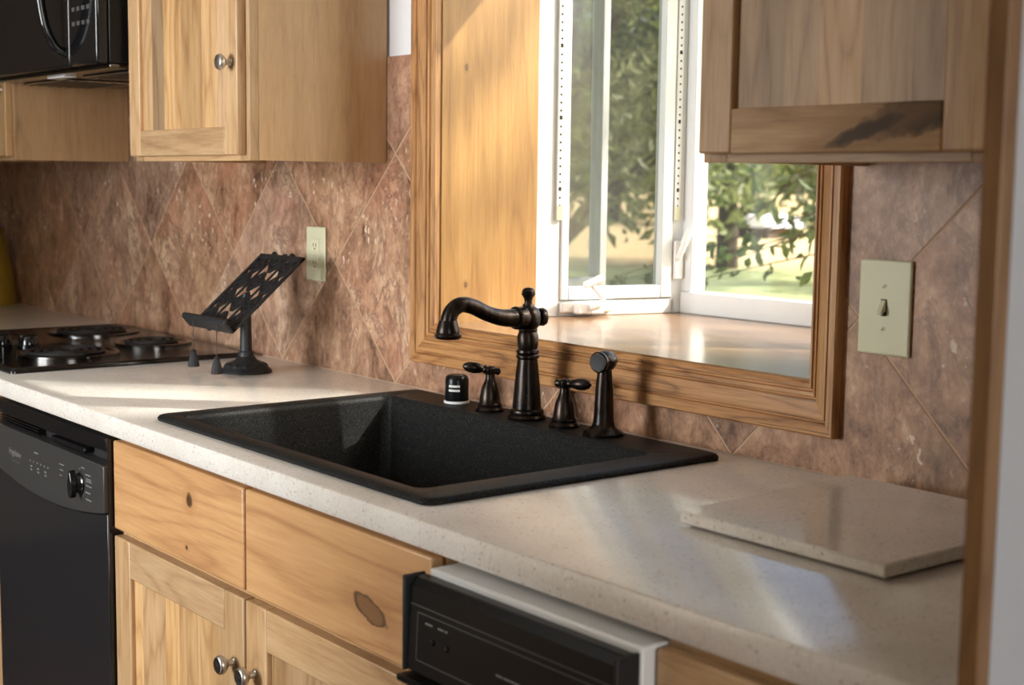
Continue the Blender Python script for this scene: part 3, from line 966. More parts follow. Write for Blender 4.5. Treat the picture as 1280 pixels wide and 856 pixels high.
def door(parent, x0, x1, z0, z1, yb, sw=0.055, rw=0.055, boards=6, seed=0, brail=None, wide=None, edge_mat=None):
    """shaker door; yb = back of the door; front is 0.02 towards -y. parent is a cabinet thing"""
    rnd = random.Random(seed)
    yf = yb - 0.020
    d = empty('door', ((x0 + x1) / 2, yb, z0), parent=parent)
    rbox('stile', (x0, x0 + sw, yf, yb, z0, z1), hick_z, d, 0.003)
    rbox('stile', (x1 - sw, x1, yf, yb, z0, z1), hick_z, d, 0.003)
    rbox('rail', (x0 + sw, x1 - sw, yf, yb, z0, z0 + rw), brail or hick_x, d, 0.002)
    rbox('rail', (x0 + sw, x1 - sw, yf, yb, z1 - rw, z1), hick_x, d, 0.002)
    ws = wide or [rnd.uniform(0.6, 1.5) for _ in range(boards)]
    t = sum(ws); x = x0 + sw - 0.004; span = (x1 - x0) - 2 * sw + 0.008
    for w_ in ws:
        xe = x + span * w_ / t
        rbox('panel_board', (x, xe, yb - 0.011, yb - 0.004, z0 + rw - 0.004, z1 - rw + 0.004), hick_board, d, 0.0)
        x = xe
    return d

def wall_cabinet(x0, x1, z0, z1, label, depth=0.318):
    c = tag(empty('wall_cabinet', ((x0 + x1) / 2, -depth / 2, z0)), label, 'cabinet', 'knotty hickory wall cabinets')
    rbox('side_panel', (x0, x0 + 0.014, -depth + 0.019, -0.0015, z0 + 0.001, z1), hick_side, c, 0.0005)
    rbox('side_panel', (x1 - 0.014, x1, -depth + 0.019, -0.0015, z0 + 0.001, z1), hick_side, c, 0.0005)
    rbox('bottom_panel', (x0 + 0.014, x1 - 0.014, -depth + 0.019, -0.0015, z0 + 0.008, z0 + 0.022), hick_side, c, 0)
    rbox('top_panel', (x0 + 0.014, x1 - 0.014, -depth + 0.019, -0.0015, z1 - 0.015, z1), hick_side, c, 0)
    # face frame
    rbox('frame_stile', (x0, x0 + 0.04, -depth, -depth + 0.019, z0, z1), hick_z, c, 0.001)
    rbox('frame_stile', (x1 - 0.04, x1, -depth, -depth + 0.019, z0, z1), hick_z, c, 0.001)
    rbox('frame_rail', (x0 + 0.04, x1 - 0.04, -depth, -depth + 0.019, z0, z0 + 0.04), hick_x, c, 0.001)
    rbox('frame_rail', (x0 + 0.04, x1 - 0.04, -depth, -depth + 0.019, z1 - 0.04, z1), hick_x, c, 0.001)
    return c

UT = 1.22
c = wall_cabinet(-1.608, -1.0755, 0.459, UT, 'light knotty wall cabinet left of the window, plain side towards it')
d = door(c, -1.596, -1.090, 0.470, UT - 0.012, -0.318, boards=6, wide=[0.8, 0.9, 1.25, 1.5, 1.0, 0.8], seed=3)
k = knob(-1.113, -0.338, 0.648, d)
c = wall_cabinet(0.142, 0.578, 0.452, UT, 'shadowed knotty wall cabinet right of the window, dark streak on bottom rail')
d = door(c, 0.151, 0.567, 0.463, UT - 0.012, -0.318, boards=6, wide=[0.7, 0.7, 0.9, 1.1, 1.2, 0.9], seed=5, brail=rail_dark)
c = wall_cabinet(0.579, 0.803, 0.452, UT, 'narrow wall cabinet tucked against the tall end panel')
d = door(c, 0.588, 0.795, 0.463, UT - 0.012, -0.318, sw=0.05, boards=2, seed=6)
c = wall_cabinet(-2.98, -2.376, 0.464, UT, 'wall cabinet at far left behind the microwave')
d = door(c, -2.960, -2.390, 0.474, UT - 0.012, -0.318, boards=6, seed=9)
k = knob(-2.418, -0.338, 0.650, d)
c = wall_cabinet(-3.70, -2.981, 0.464, UT, 'wall cabinet in the far left corner above the olive jar')
d = door(c, -3.685, -3.000, 0.474, UT - 0.012, -0.318, boards=7, seed=10)
k = knob(-3.04, -0.338, 0.650, d)

# base cabinets
BF = -0.617       # face frame front
def base_cabinet(x0, x1, label, BF=BF):
    c = tag(empty('base_cabinet', ((x0 + x1) / 2, -0.31, FLOOR)), label, 'cabinet', 'knotty hickory base cabinets')
    rbox('side_panel', (x0, x0 + 0.014, BF + 0.019, -0.01, FLOOR + 0.10, -T - 0.001), hick_side, c, 0)
    rbox('side_panel', (x1 - 0.014, x1, BF + 0.019, -0.01, FLOOR + 0.10, -T - 0.001), hick_side, c, 0)
    rbox('bottom_panel', (x0 + 0.014, x1 - 0.014, BF + 0.019, -0.01, FLOOR + 0.10, FLOOR + 0.115), hick_side, c, 0)
    rbox('toe_kick', (x0, x1, BF + 0.07, BF + 0.085, FLOOR, FLOOR + 0.10), black_rubber, c, 0)
    rbox('frame_stile', (x0, x0 + 0.04, BF, BF + 0.019, FLOOR + 0.10, -T - 0.001), hick_z, c, 0.001)
    rbox('frame_stile', (x1 - 0.04, x1, BF, BF + 0.019, FLOOR + 0.10, -T - 0.001), hick_z, c, 0.001)
    rbox('frame_rail', (x0 + 0.04, x1 - 0.04, BF, BF + 0.019, -0.075, -T - 0.001), hick_x, c, 0.001)
    rbox('frame_rail', (x0 + 0.04, x1 - 0.04, BF, BF + 0.019, -0.245, -0.205), hick_x, c, 0.001)
    rbox('frame_rail', (x0 + 0.04, x1 - 0.04, BF, BF + 0.019, FLOOR + 0.10, FLOOR + 0.14), hick_x, c, 0.001)
    return c
DT, DB = -0.050, -0.213
bc = base_cabinet(-1.014, -0.001, 'knotty sink base cabinet under the black sink with two doors')
o = rbox('drawer_front', (-1.008, -0.511, BF - 0.020, BF - 0.0005, DB, DT), front_a, bc, 0.0035)
o = rbox('drawer_front', (-0.505, -0.006, BF - 0.020, BF - 0.0005, DB, DT), front_b, bc, 0.0035)
d = door(bc, -1.008, -0.512, -0.79, -0.226, BF - 0.0005, sw=0.066, rw=0.066, wide=[0.5, 1.2, 0.7, 1.0, 0.9, 0.5], seed=21)
k = knob(-0.544, BF - 0.0205, -0.336, d)
knob_rose(-0.544, BF - 0.0205, -0.336, d)
d = door(bc, -0.506, -0.006, -0.79, -0.226, BF - 0.0005, sw=0.066, rw=0.066, wide=[0.8, 1.2, 0.7, 1.0, 0.9, 0.5], seed=22)
k = knob(-0.474, BF - 0.0205, -0.336, d)
knob_rose(-0.474, BF - 0.0205, -0.336, d)
BR_ = BF - 0.017
bc = base_cabinet(0.4165, 0.803, 'knotty base cabinet right of the trash compactor by the end panel', BR_)
rbox('drawer_front', (0.418, 0.795, BR_ - 0.020, BR_ - 0.0005, DB, DT), hick_x, bc, 0.0035)
d = door(bc, 0.418, 0.795, -0.79, -0.226, BR_ - 0.0005, boards=4, seed=23)
knob(0.45, BR_ - 0.0205, -0.336, d)
bc = base_cabinet(-2.62, -1.622, 'knotty base cabinet under the electric cooktop')
rbox('drawer_front', (-2.612, -1.630, BF - 0.020, BF - 0.0005, DB, DT), hick_x, bc, 0.0035)
for a, b, kx in ((-2.612, -2.124, -2.15), (-2.118, -1.630, -2.09)):
    d = door(bc, a, b, -0.79, -0.226, BF - 0.0005, boards=5, seed=int(-a * 100))
    knob(kx, BF - 0.0205, -0.336, d)
bc = base_cabinet(-3.74, -2.621, 'knotty base cabinet in the far left corner')
rbox('drawer_front', (-3.73, -2.63, BF - 0.020, BF - 0.0005, DB, DT), hick_x, bc, 0.0035)
for a, b, kx in ((-3.73, -3.184, -3.21), (-3.178, -2.63, -3.15)):
    d = door(bc, a, b, -0.79, -0.226, BF - 0.0005, boards=5, seed=int(-a * 100))
    knob(kx, BF - 0.0205, -0.336, d)

# tall end panel closing the run on the right
PY = -0.70
ep = tag(empty('end_panel', (0.812, PY / 2, FLOOR)), 'tall grey end panel with an oak front edge at the right foreground', 'panel')
rbox('side_board', (0.8035, 0.8205, PY + 0.0185, -0.001, FLOOR, CEIL - 0.002), panel_paint, ep, 0)
rbox('oak_edge', (0.8035, 0.8210, PY, PY + 0.018, FLOOR, CEIL - 0.002), oak_edge, ep, 0.0015)

# ================================================================== APPLIANCES
# dishwasher
dw = tag(empty('dishwasher', (-1.315, -0.33, FLOOR)), 'black dishwasher with curved control panel left of the sink cabinet', 'dishwasher')
X0, X1 = -1.613, -1.017
DY = -0.640
rbox('body', (X0, X1, -0.60, -0.03, FLOOR + 0.10, -0.042), black_rubber, dw, 0)
rbox('toe_kick', (X0, X1, -0.56, -0.545, FLOOR, FLOOR + 0.10), black_rubber, dw, 0)
# console: curved lower edge, recessed latch slot
def curve_z(x):
    t = (x - (X0 + X1) / 2) / ((X1 - X0) / 2)
    return -0.214 + 0.028 * t * t
n = 24
xs = [X0 + (X1 - X0) * i / n for i in range(n + 1)]
mb = MB()
mb.prism([(x, curve_z(x)) for x in xs] + [(X1, -0.098), (X0, -0.098)], 'y', DY - 0.012, -0.601)
mb.build('control_panel', panel_grey, dw, bevel=0.002)
mb = MB()
# top lip, bowed
mb.prism([(X0, -0.047), (X1, -0.047), (X1, -0.072)] + [(x, -0.072 - 0.004 * (1 - ((x - (X0 + X1) / 2) / 0.298) ** 2)) for x in reversed(xs)] + [(X0, -0.072)], 'y', DY - 0.006, -0.601)
mb.build('top_lip', black_satin, dw, bevel=0.002)
rbox('latch_recess', (X0, X1, -0.622, -0.6015, -0.0985, -0.0715), black_rubber, dw, 0)
rbox('latch_handle', (-1.30, -1.13, -0.642, -0.623, -0.094, -0.083), black_satin, dw, 0.003)
for i in range(4):
    rbox('vent_slat', (-1.60, -1.375, -0.640, -0.6225, -0.0955 + 0.0058 * i, -0.0925 + 0.0058 * i), black_satin, dw, 0.0005)
mb = MB()
mb.prism([(X0, FLOOR + 0.105)] + [(X1, FLOOR + 0.105)] + [(x, curve_z(x) - 0.002) for x in reversed(xs)], 'y', DY - 0.006, -0.601)
dwd = mb.build('door', door_grey, dw, bevel=0.002)
rbox('edge_trim', (X1 + 0.0005, X1 + 0.0025, DY - 0.004, -0.601, FLOOR + 0.105, -0.045), black_gloss, dw, 0)
# dial
KX, KZ, KY = -1.128, -0.149, DY - 0.012
dial = MB().lathe((KX, KY, KZ), [(0.021, 0), (0.021, 0.003), (0.018, 0.005), (0.017, 0.010)], 28, (0, -1, 0)).build('dial', black_gloss, dw, smooth=True)
grip = [(KX + 0.0105 * math.cos(a) * (1 - 0.5 * max(0, math.sin(a))), KZ + 0.027 * math.sin(a) + 0.001) for a in [2 * math.pi * i / 20 for i in range(20)]]
MB().prism(grip, 'y', KY - 0.022, KY - 0.0095).build('dial_grip', black_gloss, dial, bevel=0.003)
# printed legends
def print_bar(x0, x1, z, h=0.0022, mat=None, y=None, p=None):
    y = y if y is not None else KY
    MB().box(x0, x1, y - 0.0004, y + 0.0005, z - h / 2, z + h / 2).build('legend', mat or legend_m, p or dw)
for x0, x1, z in ((-1.101, -1.078, -0.127), (-1.099, -1.076, -0.135), (-1.099, -1.074, -0.139), (-1.100, -1.074, -0.148), (-1.103, -1.080, -0.161), (-1.102, -1.074, -0.174),
                  (-1.122, -1.106, -0.117), (-1.132, -1.127, -0.121), (-1.156, -1.151, -0.134),
                  (-1.230, -1.208, -0.128), (-1.230, -1.213, -0.139), (-1.230, -1.220, -0.150), (-1.366, -1.344, -0.127)):
    print_bar(x0, x1, z)
for i in range(6):
    print_bar(-1.392 + i * 0.0195, -1.388 + i * 0.0195, -0.147, 0.004)
for i in range(3):
    for j in range(2):
        print_bar(-1.390 + i * 0.039, -1.380 + i * 0.039, -0.158 - 0.007 * j, 0.003)
print_bar(-1.495, -1.450, -0.164, 0.0015, legend_dim)

def text_obj(txt, size, loc, rot, mat, parent, name='lettering'):
    cu = bpy.data.curves.new('lettering_curve', 'FONT')
    cu.body = txt; cu.size = size; cu.extrude = 0.0002; cu.resolution_u = 2
    tmp = bpy.data.objects.new('tmp_lettering', cu)
    C.objects.link(tmp)
    dg = bpy.context.evaluated_depsgraph_get()
    me = bpy.data.meshes.new_from_object(tmp.evaluated_get(dg))
    bpy.data.objects.remove(tmp)
    me.materials.clear(); me.materials.append(mat)
    o = bpy.data.objects.new(name, me)
    C.objects.link(o)
    o.location = loc; o.rotation_euler = rot
    attach(o, parent)
    return o
text_obj('Frigidaire', 0.0185, (-1.512, KY - 0.0003, -0.152), (math.pi / 2, 0, 0), legend_m, dw)

# trash compactor
tc_ = tag(empty('trash_compactor', (0.235, -0.33, FLOOR)), 'black trash compactor with white top under the worktop', 'compactor')
TX0, TX1 = 0.030, 0.412
rbox('cabinet_body', (TX0 + 0.006, TX1 + 0.002, -0.670, -0.03, FLOOR + 0.09, -0.0485), white_metal, tc_, 0.003)
rbox('toe_kick', (TX0 + 0.01, TX1, -0.60, -0.58, FLOOR, FLOOR + 0.09), black_rubber, tc_, 0)
mb = MB().prism([(-0.6705, -0.056), (-0.686, -0.056), (-0.695, -0.066), (-0.700, -0.172), (-0.6705, -0.172)], 'x', TX0, TX1 - 0.006)
cpn = mb.build('control_panel', black_satin, tc_, bevel=0.002)
rbox('panel_end_cap', (TX0 - 0.006, TX0 - 0.0003, -0.703, -0.6705, -0.174, -0.054), black_rubber, tc_, 0.002)
rbox('panel_end_cap', (TX1 - 0.0057, TX1 + 0.0005, -0.703, -0.6705, -0.174, -0.054), black_rubber, tc_, 0.002)
rbox('drawer_front', (TX0 - 0.004, TX1, -0.695, -0.6705, FLOOR + 0.11, -0.186), black_satin, tc_, 0.003)
rbox('drawer_lip', (TX0 - 0.006, TX1, -0.712, -0.6705, -0.186, -0.1765), black_satin, tc_, 0.003)
# fine outline printed on the panel (lies on the sloping face)
def on_panel(z): return -0.695 + (-0.700 + 0.695) * (z + 0.066) / (-0.106)
def pline(mb, xa, za, xb, zb, w=0.0007):
    if abs(za - zb) < 1e-6:
        mb.add([(xa, on_panel(za - w) - 0.0004, za - w), (xb, on_panel(za - w) - 0.0004, za - w), (xb, on_panel(za + w) - 0.0004, za + w), (xa, on_panel(za + w) - 0.0004, za + w)], [(0, 1, 2, 3)])
    else:
        mb.add([(xa - w, on_panel(za) - 0.0004, za), (xa + w, on_panel(za) - 0.0004, za), (xa + w, on_panel(zb) - 0.0004, zb), (xa - w, on_panel(zb) - 0.0004, zb)], [(0, 1, 2, 3)])
mb = MB()
pline(mb, TX0 + 0.004, -0.088, TX1 - 0.008, -0.088)
pline(mb, TX0 + 0.020, -0.096, TX1 - 0.020, -0.096); pline(mb, TX0 + 0.020, -0.155, TX1 - 0.020, -0.155)
pline(mb, TX0 + 0.020, -0.155, TX0 + 0.020, -0.096); pline(mb, TX1 - 0.020, -0.155, TX1 - 0.020, -0.096)
mb.build('panel_outline', legend_dim, cpn)
for xa, xb, z in ((0.066, 0.081, -0.106), (0.092, 0.104, -0.106), (0.106, 0.112, -0.106), (0.207, 0.219, -0.130), (0.221, 0.251, -0.130)):
    mb = MB(); pline(mb, xa, z, xb, z, 0.0012)
    mb.build('legend', legend_m, cpn)
for kx in (0.083, 0.112):
    MB().lathe((kx, on_panel(-0.126) + 0.001, -0.126), [(0.004, 0), (0.004, 0.003), (0.003, 0.004)], 12, (0, -1, 0)).build('indicator', black_gloss, cpn, smooth=True)

# microwave over the cooktop
mw = tag(empty('microwave', (-1.995, -0.2, 0.672)), 'black over-the-range microwave with a bowed handle', 'microwave')
MX0, MX1, MZ0, MZ1 = -2.372, -1.6165, 0.672, 1.10
rbox('body', (MX0, MX1, -0.372, -0.002, MZ0 + 0.002, MZ1), black_satin, mw, 0.002)
rbox('door', (MX0, -1.775, -0.402, -0.3725, MZ0, MZ1), black_gloss, mw, 0.005)
cp_ = rbox('control_panel', (-1.773, MX1 - 0.001, -0.402, -0.3725, MZ0, MZ1), black_gloss, mw, 0.006)
hx = -1.800
hp = smooth_path([(hx, -0.400, 0.704), (hx, -0.424, 0.716), (hx, -0.446, 0.760), (hx, -0.458, 0.83), (hx, -0.460, 0.89), (hx, -0.456, 0.95), (hx, -0.446, 1.01), (hx, -0.424, 1.054), (hx, -0.400, 1.066)], 5)
MB().tube(hp, 0.0105, 12).build('handle', black_gloss, mw, smooth=True)
btn = None
for i in range(4):
    for j in range(6):
        xx = -1.752 + i * 0.028; zz = 0.760 + j * 0.032
        MB().box(xx, xx + 0.016, -0.4028, -0.4015, zz, zz + 0.009).build('key', legend_dim, cp_)
# underside with grease filters and lamp cover
under = rbox('underside', (MX0 + 0.01, MX1 - 0.005, -0.370, -0.02, MZ0 - 0.008, MZ0 + 0.0015), chrome_dark, mw, 0.002)
for a, b in ((-2.33, -2.06), (-1.93, -1.66)):
    f = rbox('grease_filter', (a, b, -0.31, -0.12, MZ0 - 0.013, MZ0 - 0.0085), steel_m, mw, 0.002)
    for i in range(7):
        rbox('filter_slat', (a + 0.01, b - 0.01, -0.297 + i * 0.025, -0.289 + i * 0.025, MZ0 - 0.0145, MZ0 - 0.0132), black_satin, f, 0)
rbox('lamp_cover', (-2.05, -1.94, -0.35, -0.32, MZ0 - 0.012, MZ0 - 0.0085), white_plastic, mw, 0.001)

# electric cooktop
ck = tag(empty('electric_cooktop', (-2.0, -0.32, 0)), 'black electric coil cooktop set in the worktop at left', 'cooktop')
CX0, CX1, CY0, CY1 = -2.400, -1.606, -0.612, -0.030
mb = MB()
loft(mb, [(rrect(CX0, CX1, CY0, CY1, 0.012), 0.0005), (rrect(CX0, CX1, CY0, CY1, 0.012), 0.008), (rrect(CX0 + 0.003, CX1 - 0.003, CY0 + 0.003, CY1 - 0.003, 0.011), 0.0125), (rrect(CX0 + 0.010, CX1 - 0.010, CY0 + 0.010, CY1 - 0.010, 0.011), 0.0125), (rrect(CX0 + 0.014, CX1 - 0.014, CY0 + 0.014, CY1 - 0.014, 0.011), 0.0105)])
mb.build('cooktop_plate', glass_top, ck, smooth=True)
def burner(x, y, r):
    pan = MB().lathe((x, y, 0.0106), [(r, 0.0), (r, 0.004), (r - 0.004, 0.0058), (r - 0.010, 0.005), (r - 0.016, 0.0015), (r * 0.4, 0.001)], 40).build('drip_pan', chrome_dark, ck, smooth=True)
    path = []
    turns = 4 if r > 0.1 else 3
    m = 26 * turns
    for i in range(m + 1):
        a = 2 * math.pi * turns * i / m
        q = (r - 0.021) * (0.20 + 0.80 * i / m)
        path.append((x + q * math.cos(a), y + q * math.sin(a), 0.0168))
    MB().tube(path, 0.0048, 6).build('coil', coil_m, pan, smooth=True)
burner(-1.815, -0.405, 0.118)
burner(-2.225, -0.175, 0.118)
burner(-1.905, -0.150, 0.094)
burner(-2.225, -0.455, 0.094)
for x, y in ((-2.045, -0.580), (-2.000, -0.530), (-2.045, -0.480), (-2.000, -0.430)):
    kb = MB().lathe((x, y, 0.0106), [(0.027, 0), (0.027, 0.004), (0.023, 0.006), (0.022, 0.022), (0.019, 0.026), (0.006, 0.027)], 20).build('control_knob', black_gloss, ck, smooth=True)
    rbox('knob_bar', (x - 0.004, x + 0.004, y - 0.020, y + 0.020, 0.0265, 0.040), black_gloss, kb, 0.002)

# ================================================================== SMALL THINGS
# cookbook stand
st = tag(empty('cookbook_stand', (-1.37, -0.175, 0)), 'dark iron cookbook stand with openwork plate beside the cooktop', 'cookbook stand')
MB().lathe((-1.37, -0.175, 0), [(0.056, 0), (0.057, 0.004), (0.054, 0.008), (0.050, 0.010), (0.048, 0.014), (0.036, 0.022), (0.024, 0.028), (0.020, 0.034), (0.017, 0.036), (0.0165, 0.044), (0.0135, 0.048)], 36).build('base', iron_m, st, smooth=True)
for i in range(12):
    a = 2 * math.pi * i / 12
    MB().lathe((-1.37 + 0.041 * math.cos(a), -0.175 + 0.041 * math.sin(a), 0.0165), [(0.0085, -0.002), (0.008, 0.001), (0.005, 0.0035), (0.002, 0.0045)], 10, (math.cos(a) * 0.5, math.sin(a) * 0.5, 1)).build('base_boss', iron_m, st, smooth=True)
MB().lathe((-1.37, -0.175, 0), [(0.0135, 0.046), (0.0125, 0.100), (0.0120, 0.150), (0.0135, 0.156), (0.009, 0.162)], 24).build('column', iron_m, st, smooth=True)
# openwork plate
PA, PB = Vector((0, -0.258, 0.100)), Vector((0, -0.082, 0.253))
px0, pw = -1.467, 0.194
pl_len = (PB - PA).length
pd = (PB - PA).normalized()
pn = Vector((0, -pd.z, pd.y))          # face of the plate, towards the reader and up
def pp(a, b, h):
    """a along width, b along slope, h off the face"""
    q = PA + pd * b + pn * h
    return (px0 + a, q.y, q.z)
def pbar(mb, a0, b0, a1, b1, wd, th=0.004):
    dx, dy = a1 - a0, b1 - b0
    l = math.hypot(dx, dy); nx, ny = -dy / l * wd / 2, dx / l * wd / 2
    c4 = [(a0 + nx, b0 + ny), (a1 + nx, b1 + ny), (a1 - nx, b1 - ny), (a0 - nx, b0 - ny)]
    mb.add([pp(a, b, -th / 2) for a, b in c4] + [pp(a, b, th / 2) for a, b in c4], [(0, 1, 2, 3), (7, 6, 5, 4), (0, 4, 5, 1), (1, 5, 6, 2), (2, 6, 7, 3), (3, 7, 4, 0)])
mb = MB()
pbar(mb, 0, 0.006, pw, 0.006, 0.012, 0.006); pbar(mb, 0, pl_len - 0.006, pw, pl_len - 0.006, 0.014, 0.006)
pbar(mb, 0.005, 0, 0.005, pl_len, 0.010, 0.006); pbar(mb, pw - 0.005, 0, pw - 0.005, pl_len, 0.010, 0.006)
for a in (0.33, 0.67):
    pbar(mb, pw * a, 0, pw * a, pl_len, 0.006)
mb.build('plate_frame', iron_m, st, bevel=0.001)
mb = MB()
for i in range(3):
    for j in range(4):
        ca = pw * (i + 0.5) / 3; cb = pl_len * (j + 0.5) / 4
        ra, rb = pw / 6.4, pl_len / 8.6
        ca += 0.006 * math.sin(5 * i + 3 * j); cb += 0.006 * math.cos(4 * i + 7 * j)
        # leafy scroll: a diamond with petals
        for k in range(8):
            a0 = 2 * math.pi * k / 8; a1 = 2 * math.pi * (k + 1) / 8
            m0 = 1.0 if k % 2 == 0 else 0.62; m1 = 0.62 if k % 2 == 0 else 1.0
            pbar(mb, ca + ra * m0 * math.cos(a0), cb + rb * m0 * math.sin(a0), ca + ra * m1 * math.cos(a1), cb + rb * m1 * math.sin(a1), 0.0105)
        pbar(mb, ca - ra * 0.62, cb - rb * 0.5, ca + ra * 0.62, cb + rb * 0.5, 0.011)
        if (i + j) % 2: pbar(mb, ca + ra * 0.62, cb - rb * 0.5, ca - ra * 0.62, cb + rb * 0.5, 0.010)
mb.build('openwork', iron_m, st)
mb = MB()
lip = [(0.0, -0.003), (0.030, -0.003), (0.034, 0.004), (0.031, 0.010), (0.027, 0.003), (0.0, 0.003)]
vs = []
for a in (-0.004, pw + 0.004):
    vs += [pp(a, b, h) for h, b in lip]
nl = len(lip)
mb.add(vs, [(i, (i + 1) % nl, nl + (i + 1) % nl, nl + i) for i in range(nl)] + [tuple(range(nl)), tuple(range(2 * nl - 1, nl - 1, -1))])
mb.build('book_ledge', iron_m, st, bevel=0.001)
for a in (0.055, 0.135):
    q = pp(a, pl_len + 0.003, 0)
    MB().lathe(q, [(0.006, -0.004), (0.007, 0.0), (0.005, 0.005), (0.002, 0.006)], 12, tuple(pd)).build('top_bead', iron_m, st, smooth=True)
mb = MB().tube([(-1.37, -0.175, 0.150), (-1.37, -0.172, 0.172)], 0.010, 12)
mb.build('pivot', iron_m, st, smooth=True)
for a, z0 in ((0.045, 0.014), (0.155, 0.010)):
    top = Vector(pp(a, 0.006, 0.033))
    c_ = MB().tube([top, (top.x, top.y, z0 + 0.036)], 0.0011, 6).build('page_weight_cord', cord_m, st)
    MB().lathe((top.x, top.y, z0), [(0.0130, 0.0), (0.0125, 0.006), (0.0085, 0.024), (0.0060, 0.030), (0.0065, 0.034), (0.003, 0.038)], 10).build('page_weight', iron_m, c_, smooth=False)

# switch plate right of the window
sw_ = tag(empty('light_switch', (0.198, 0, 0.255)), 'almond toggle light switch plate right of the window', 'light switch')
SPX, SPZ, SPW, SPH = 0.1536, 0.188, 0.0886, 0.1347
MB().prism([(SPX, SPZ), (SPX + SPW, SPZ), (SPX + SPW, SPZ + SPH), (SPX, SPZ + SPH)], 'y', -0.0065, -0.0003).build('cover_plate', almond, sw_, bevel=0.003)
scx, scz = SPX + SPW / 2, SPZ + SPH / 2
rbox('toggle_slot', (scx - 0.0052, scx + 0.0052, -0.0068, -0.0064, scz - 0.012, scz + 0.012), slot_m, sw_, 0)
mb = MB().prism([(-0.0065, scz - 0.0045), (-0.0065, scz + 0.0105), (-0.0085, scz + 0.0105), (-0.0180, scz - 0.006), (-0.0165, scz - 0.0105)], 'x', scx - 0.0042, scx + 0.0042)
mb.build('toggle', almond2, sw_, bevel=0.0008)
for dz in (-0.030, 0.030):
    sc_ = MB().lathe((scx, -0.0064, scz + dz), [(0.0032, 0), (0.0032, 0.0007), (0.002, 0.0010)], 14, (0, -1, 0)).build('screw', almond, sw_, smooth=True)
    mb = MB().add([(scx - 0.0026, -0.0076, scz + dz - 0.0022), (scx - 0.0020, -0.0076, scz + dz - 0.0028), (scx + 0.0026, -0.0076, scz + dz + 0.0022), (scx + 0.0020, -0.0076, scz + dz + 0.0028)], [(0, 1, 2, 3)])
    mb.build('screw_slot', slot_m, sc_)
# outlet by the cookbook stand
ol = tag(empty('wall_outlet', (-1.356, 0, 0.258)), 'almond rectangular outlet plate above the cookbook stand', 'outlet')
OXc, OZc = -1.3565, 0.2575
rbox('cover_plate', (OXc - 0.0405, OXc + 0.0405, -0.0065, -0.0003, OZc - 0.061, OZc + 0.061), almond, ol, 0.003)
rbox('insert', (OXc - 0.0165, OXc + 0.0165, -0.0085, -0.0062, OZc - 0.0335, OZc + 0.0335), almond2, ol, 0.001)
for dz in (-0.020, 0.020):
    for dx in (-0.0055, 0.0055):
        rbox('outlet_slot', (OXc + dx - 0.0011, OXc + dx + 0.0011, -0.0088, -0.0084, OZc + dz - 0.004, OZc + dz + 0.004), slot_m, ol, 0)
    MB().lathe((OXc, -0.0084, OZc + dz - 0.0085), [(0.0022, 0), (0.0022, 0.0004)], 10, (0, -1, 0)).build('ground_hole', slot_m, ol)
for dz in (-0.004, 0.005):
    rbox('test_button', (OXc - 0.006, OXc + 0.006, -0.0095, -0.0084, OZc + dz - 0.0028, OZc + dz + 0.0028), almond, ol, 0.0005)
# olive jar in the far corner
jar = tag(empty('olive_jar', (-3.33, -0.10, 0)), 'olive-yellow glazed jar at the far left end of the worktop', 'jar')
MB().lathe((-3.33, -0.10, 0.0), [(0.100, 0.0), (0.104, 0.004), (0.102, 0.04), (0.092, 0.12), (0.078, 0.19), (0.066, 0.23), (0.068, 0.236), (0.062, 0.240)], 40).build('vessel', olive, jar, smooth=True)
MB().lathe((-3.33, -0.10, 0.2395), [(0.070, 0.0), (0.071, 0.006), (0.05, 0.018), (0.016, 0.024), (0.012, 0.03), (0.018, 0.040), (0.012, 0.048), (0.004, 0.05)], 32).build('lid', olive, jar, smooth=True)

# ================================================================== OUTSIDE
GZ = -1.25
gr = MB().add([(-160, 0.2, GZ), (120, 0.2, GZ), (120, 200, GZ), (-160, 200, GZ)], [(0, 1, 2, 3)]).build('ground', ground_m)
tag(gr, 'sunlit lawn and dry field outside the window', kind='structure')

def leaves(rnd, clusters, n, size):
    """leaf quads (folded along the midrib) spread over ellipsoid clusters"""
    vs = []; fs = []
    tot = sum(c[3] * c[4] * c[5] for c in clusters)
    for (cx, cy, cz, rx, ry, rz) in clusters:
        m = int(n * rx * ry * rz / tot)
        for _ in range(m):
            while True:
                p = Vector((rnd.uniform(-1, 1), rnd.uniform(-1, 1), rnd.uniform(-1, 1)))
                if 0.25 < p.length < 1: break
            c = Vector((cx + p.x * rx, cy + p.y * ry, cz + p.z * rz))
            a = Vector((rnd.gauss(0, 1), rnd.gauss(0, 1), rnd.gauss(-0.4, 0.7))).normalized()
            b = a.cross(Vector((rnd.gauss(0, 1), rnd.gauss(0, 1), rnd.gauss(0, 1)))).normalized()
            s = size * rnd.uniform(0.6, 1.3)
            nrm = a.cross(b) * s * 0.15
            i = len(vs)
            vs += [c - a * s * 0.5, c + b * s * 0.26 + nrm, c + a * s * 0.5, c - b * s * 0.26 + nrm]
            fs += [(i, i + 1, i + 2), (i, i + 2, i + 3)]
    mb = MB(); mb.v = [tuple(v) for v in vs]; mb.f = fs
    return mb
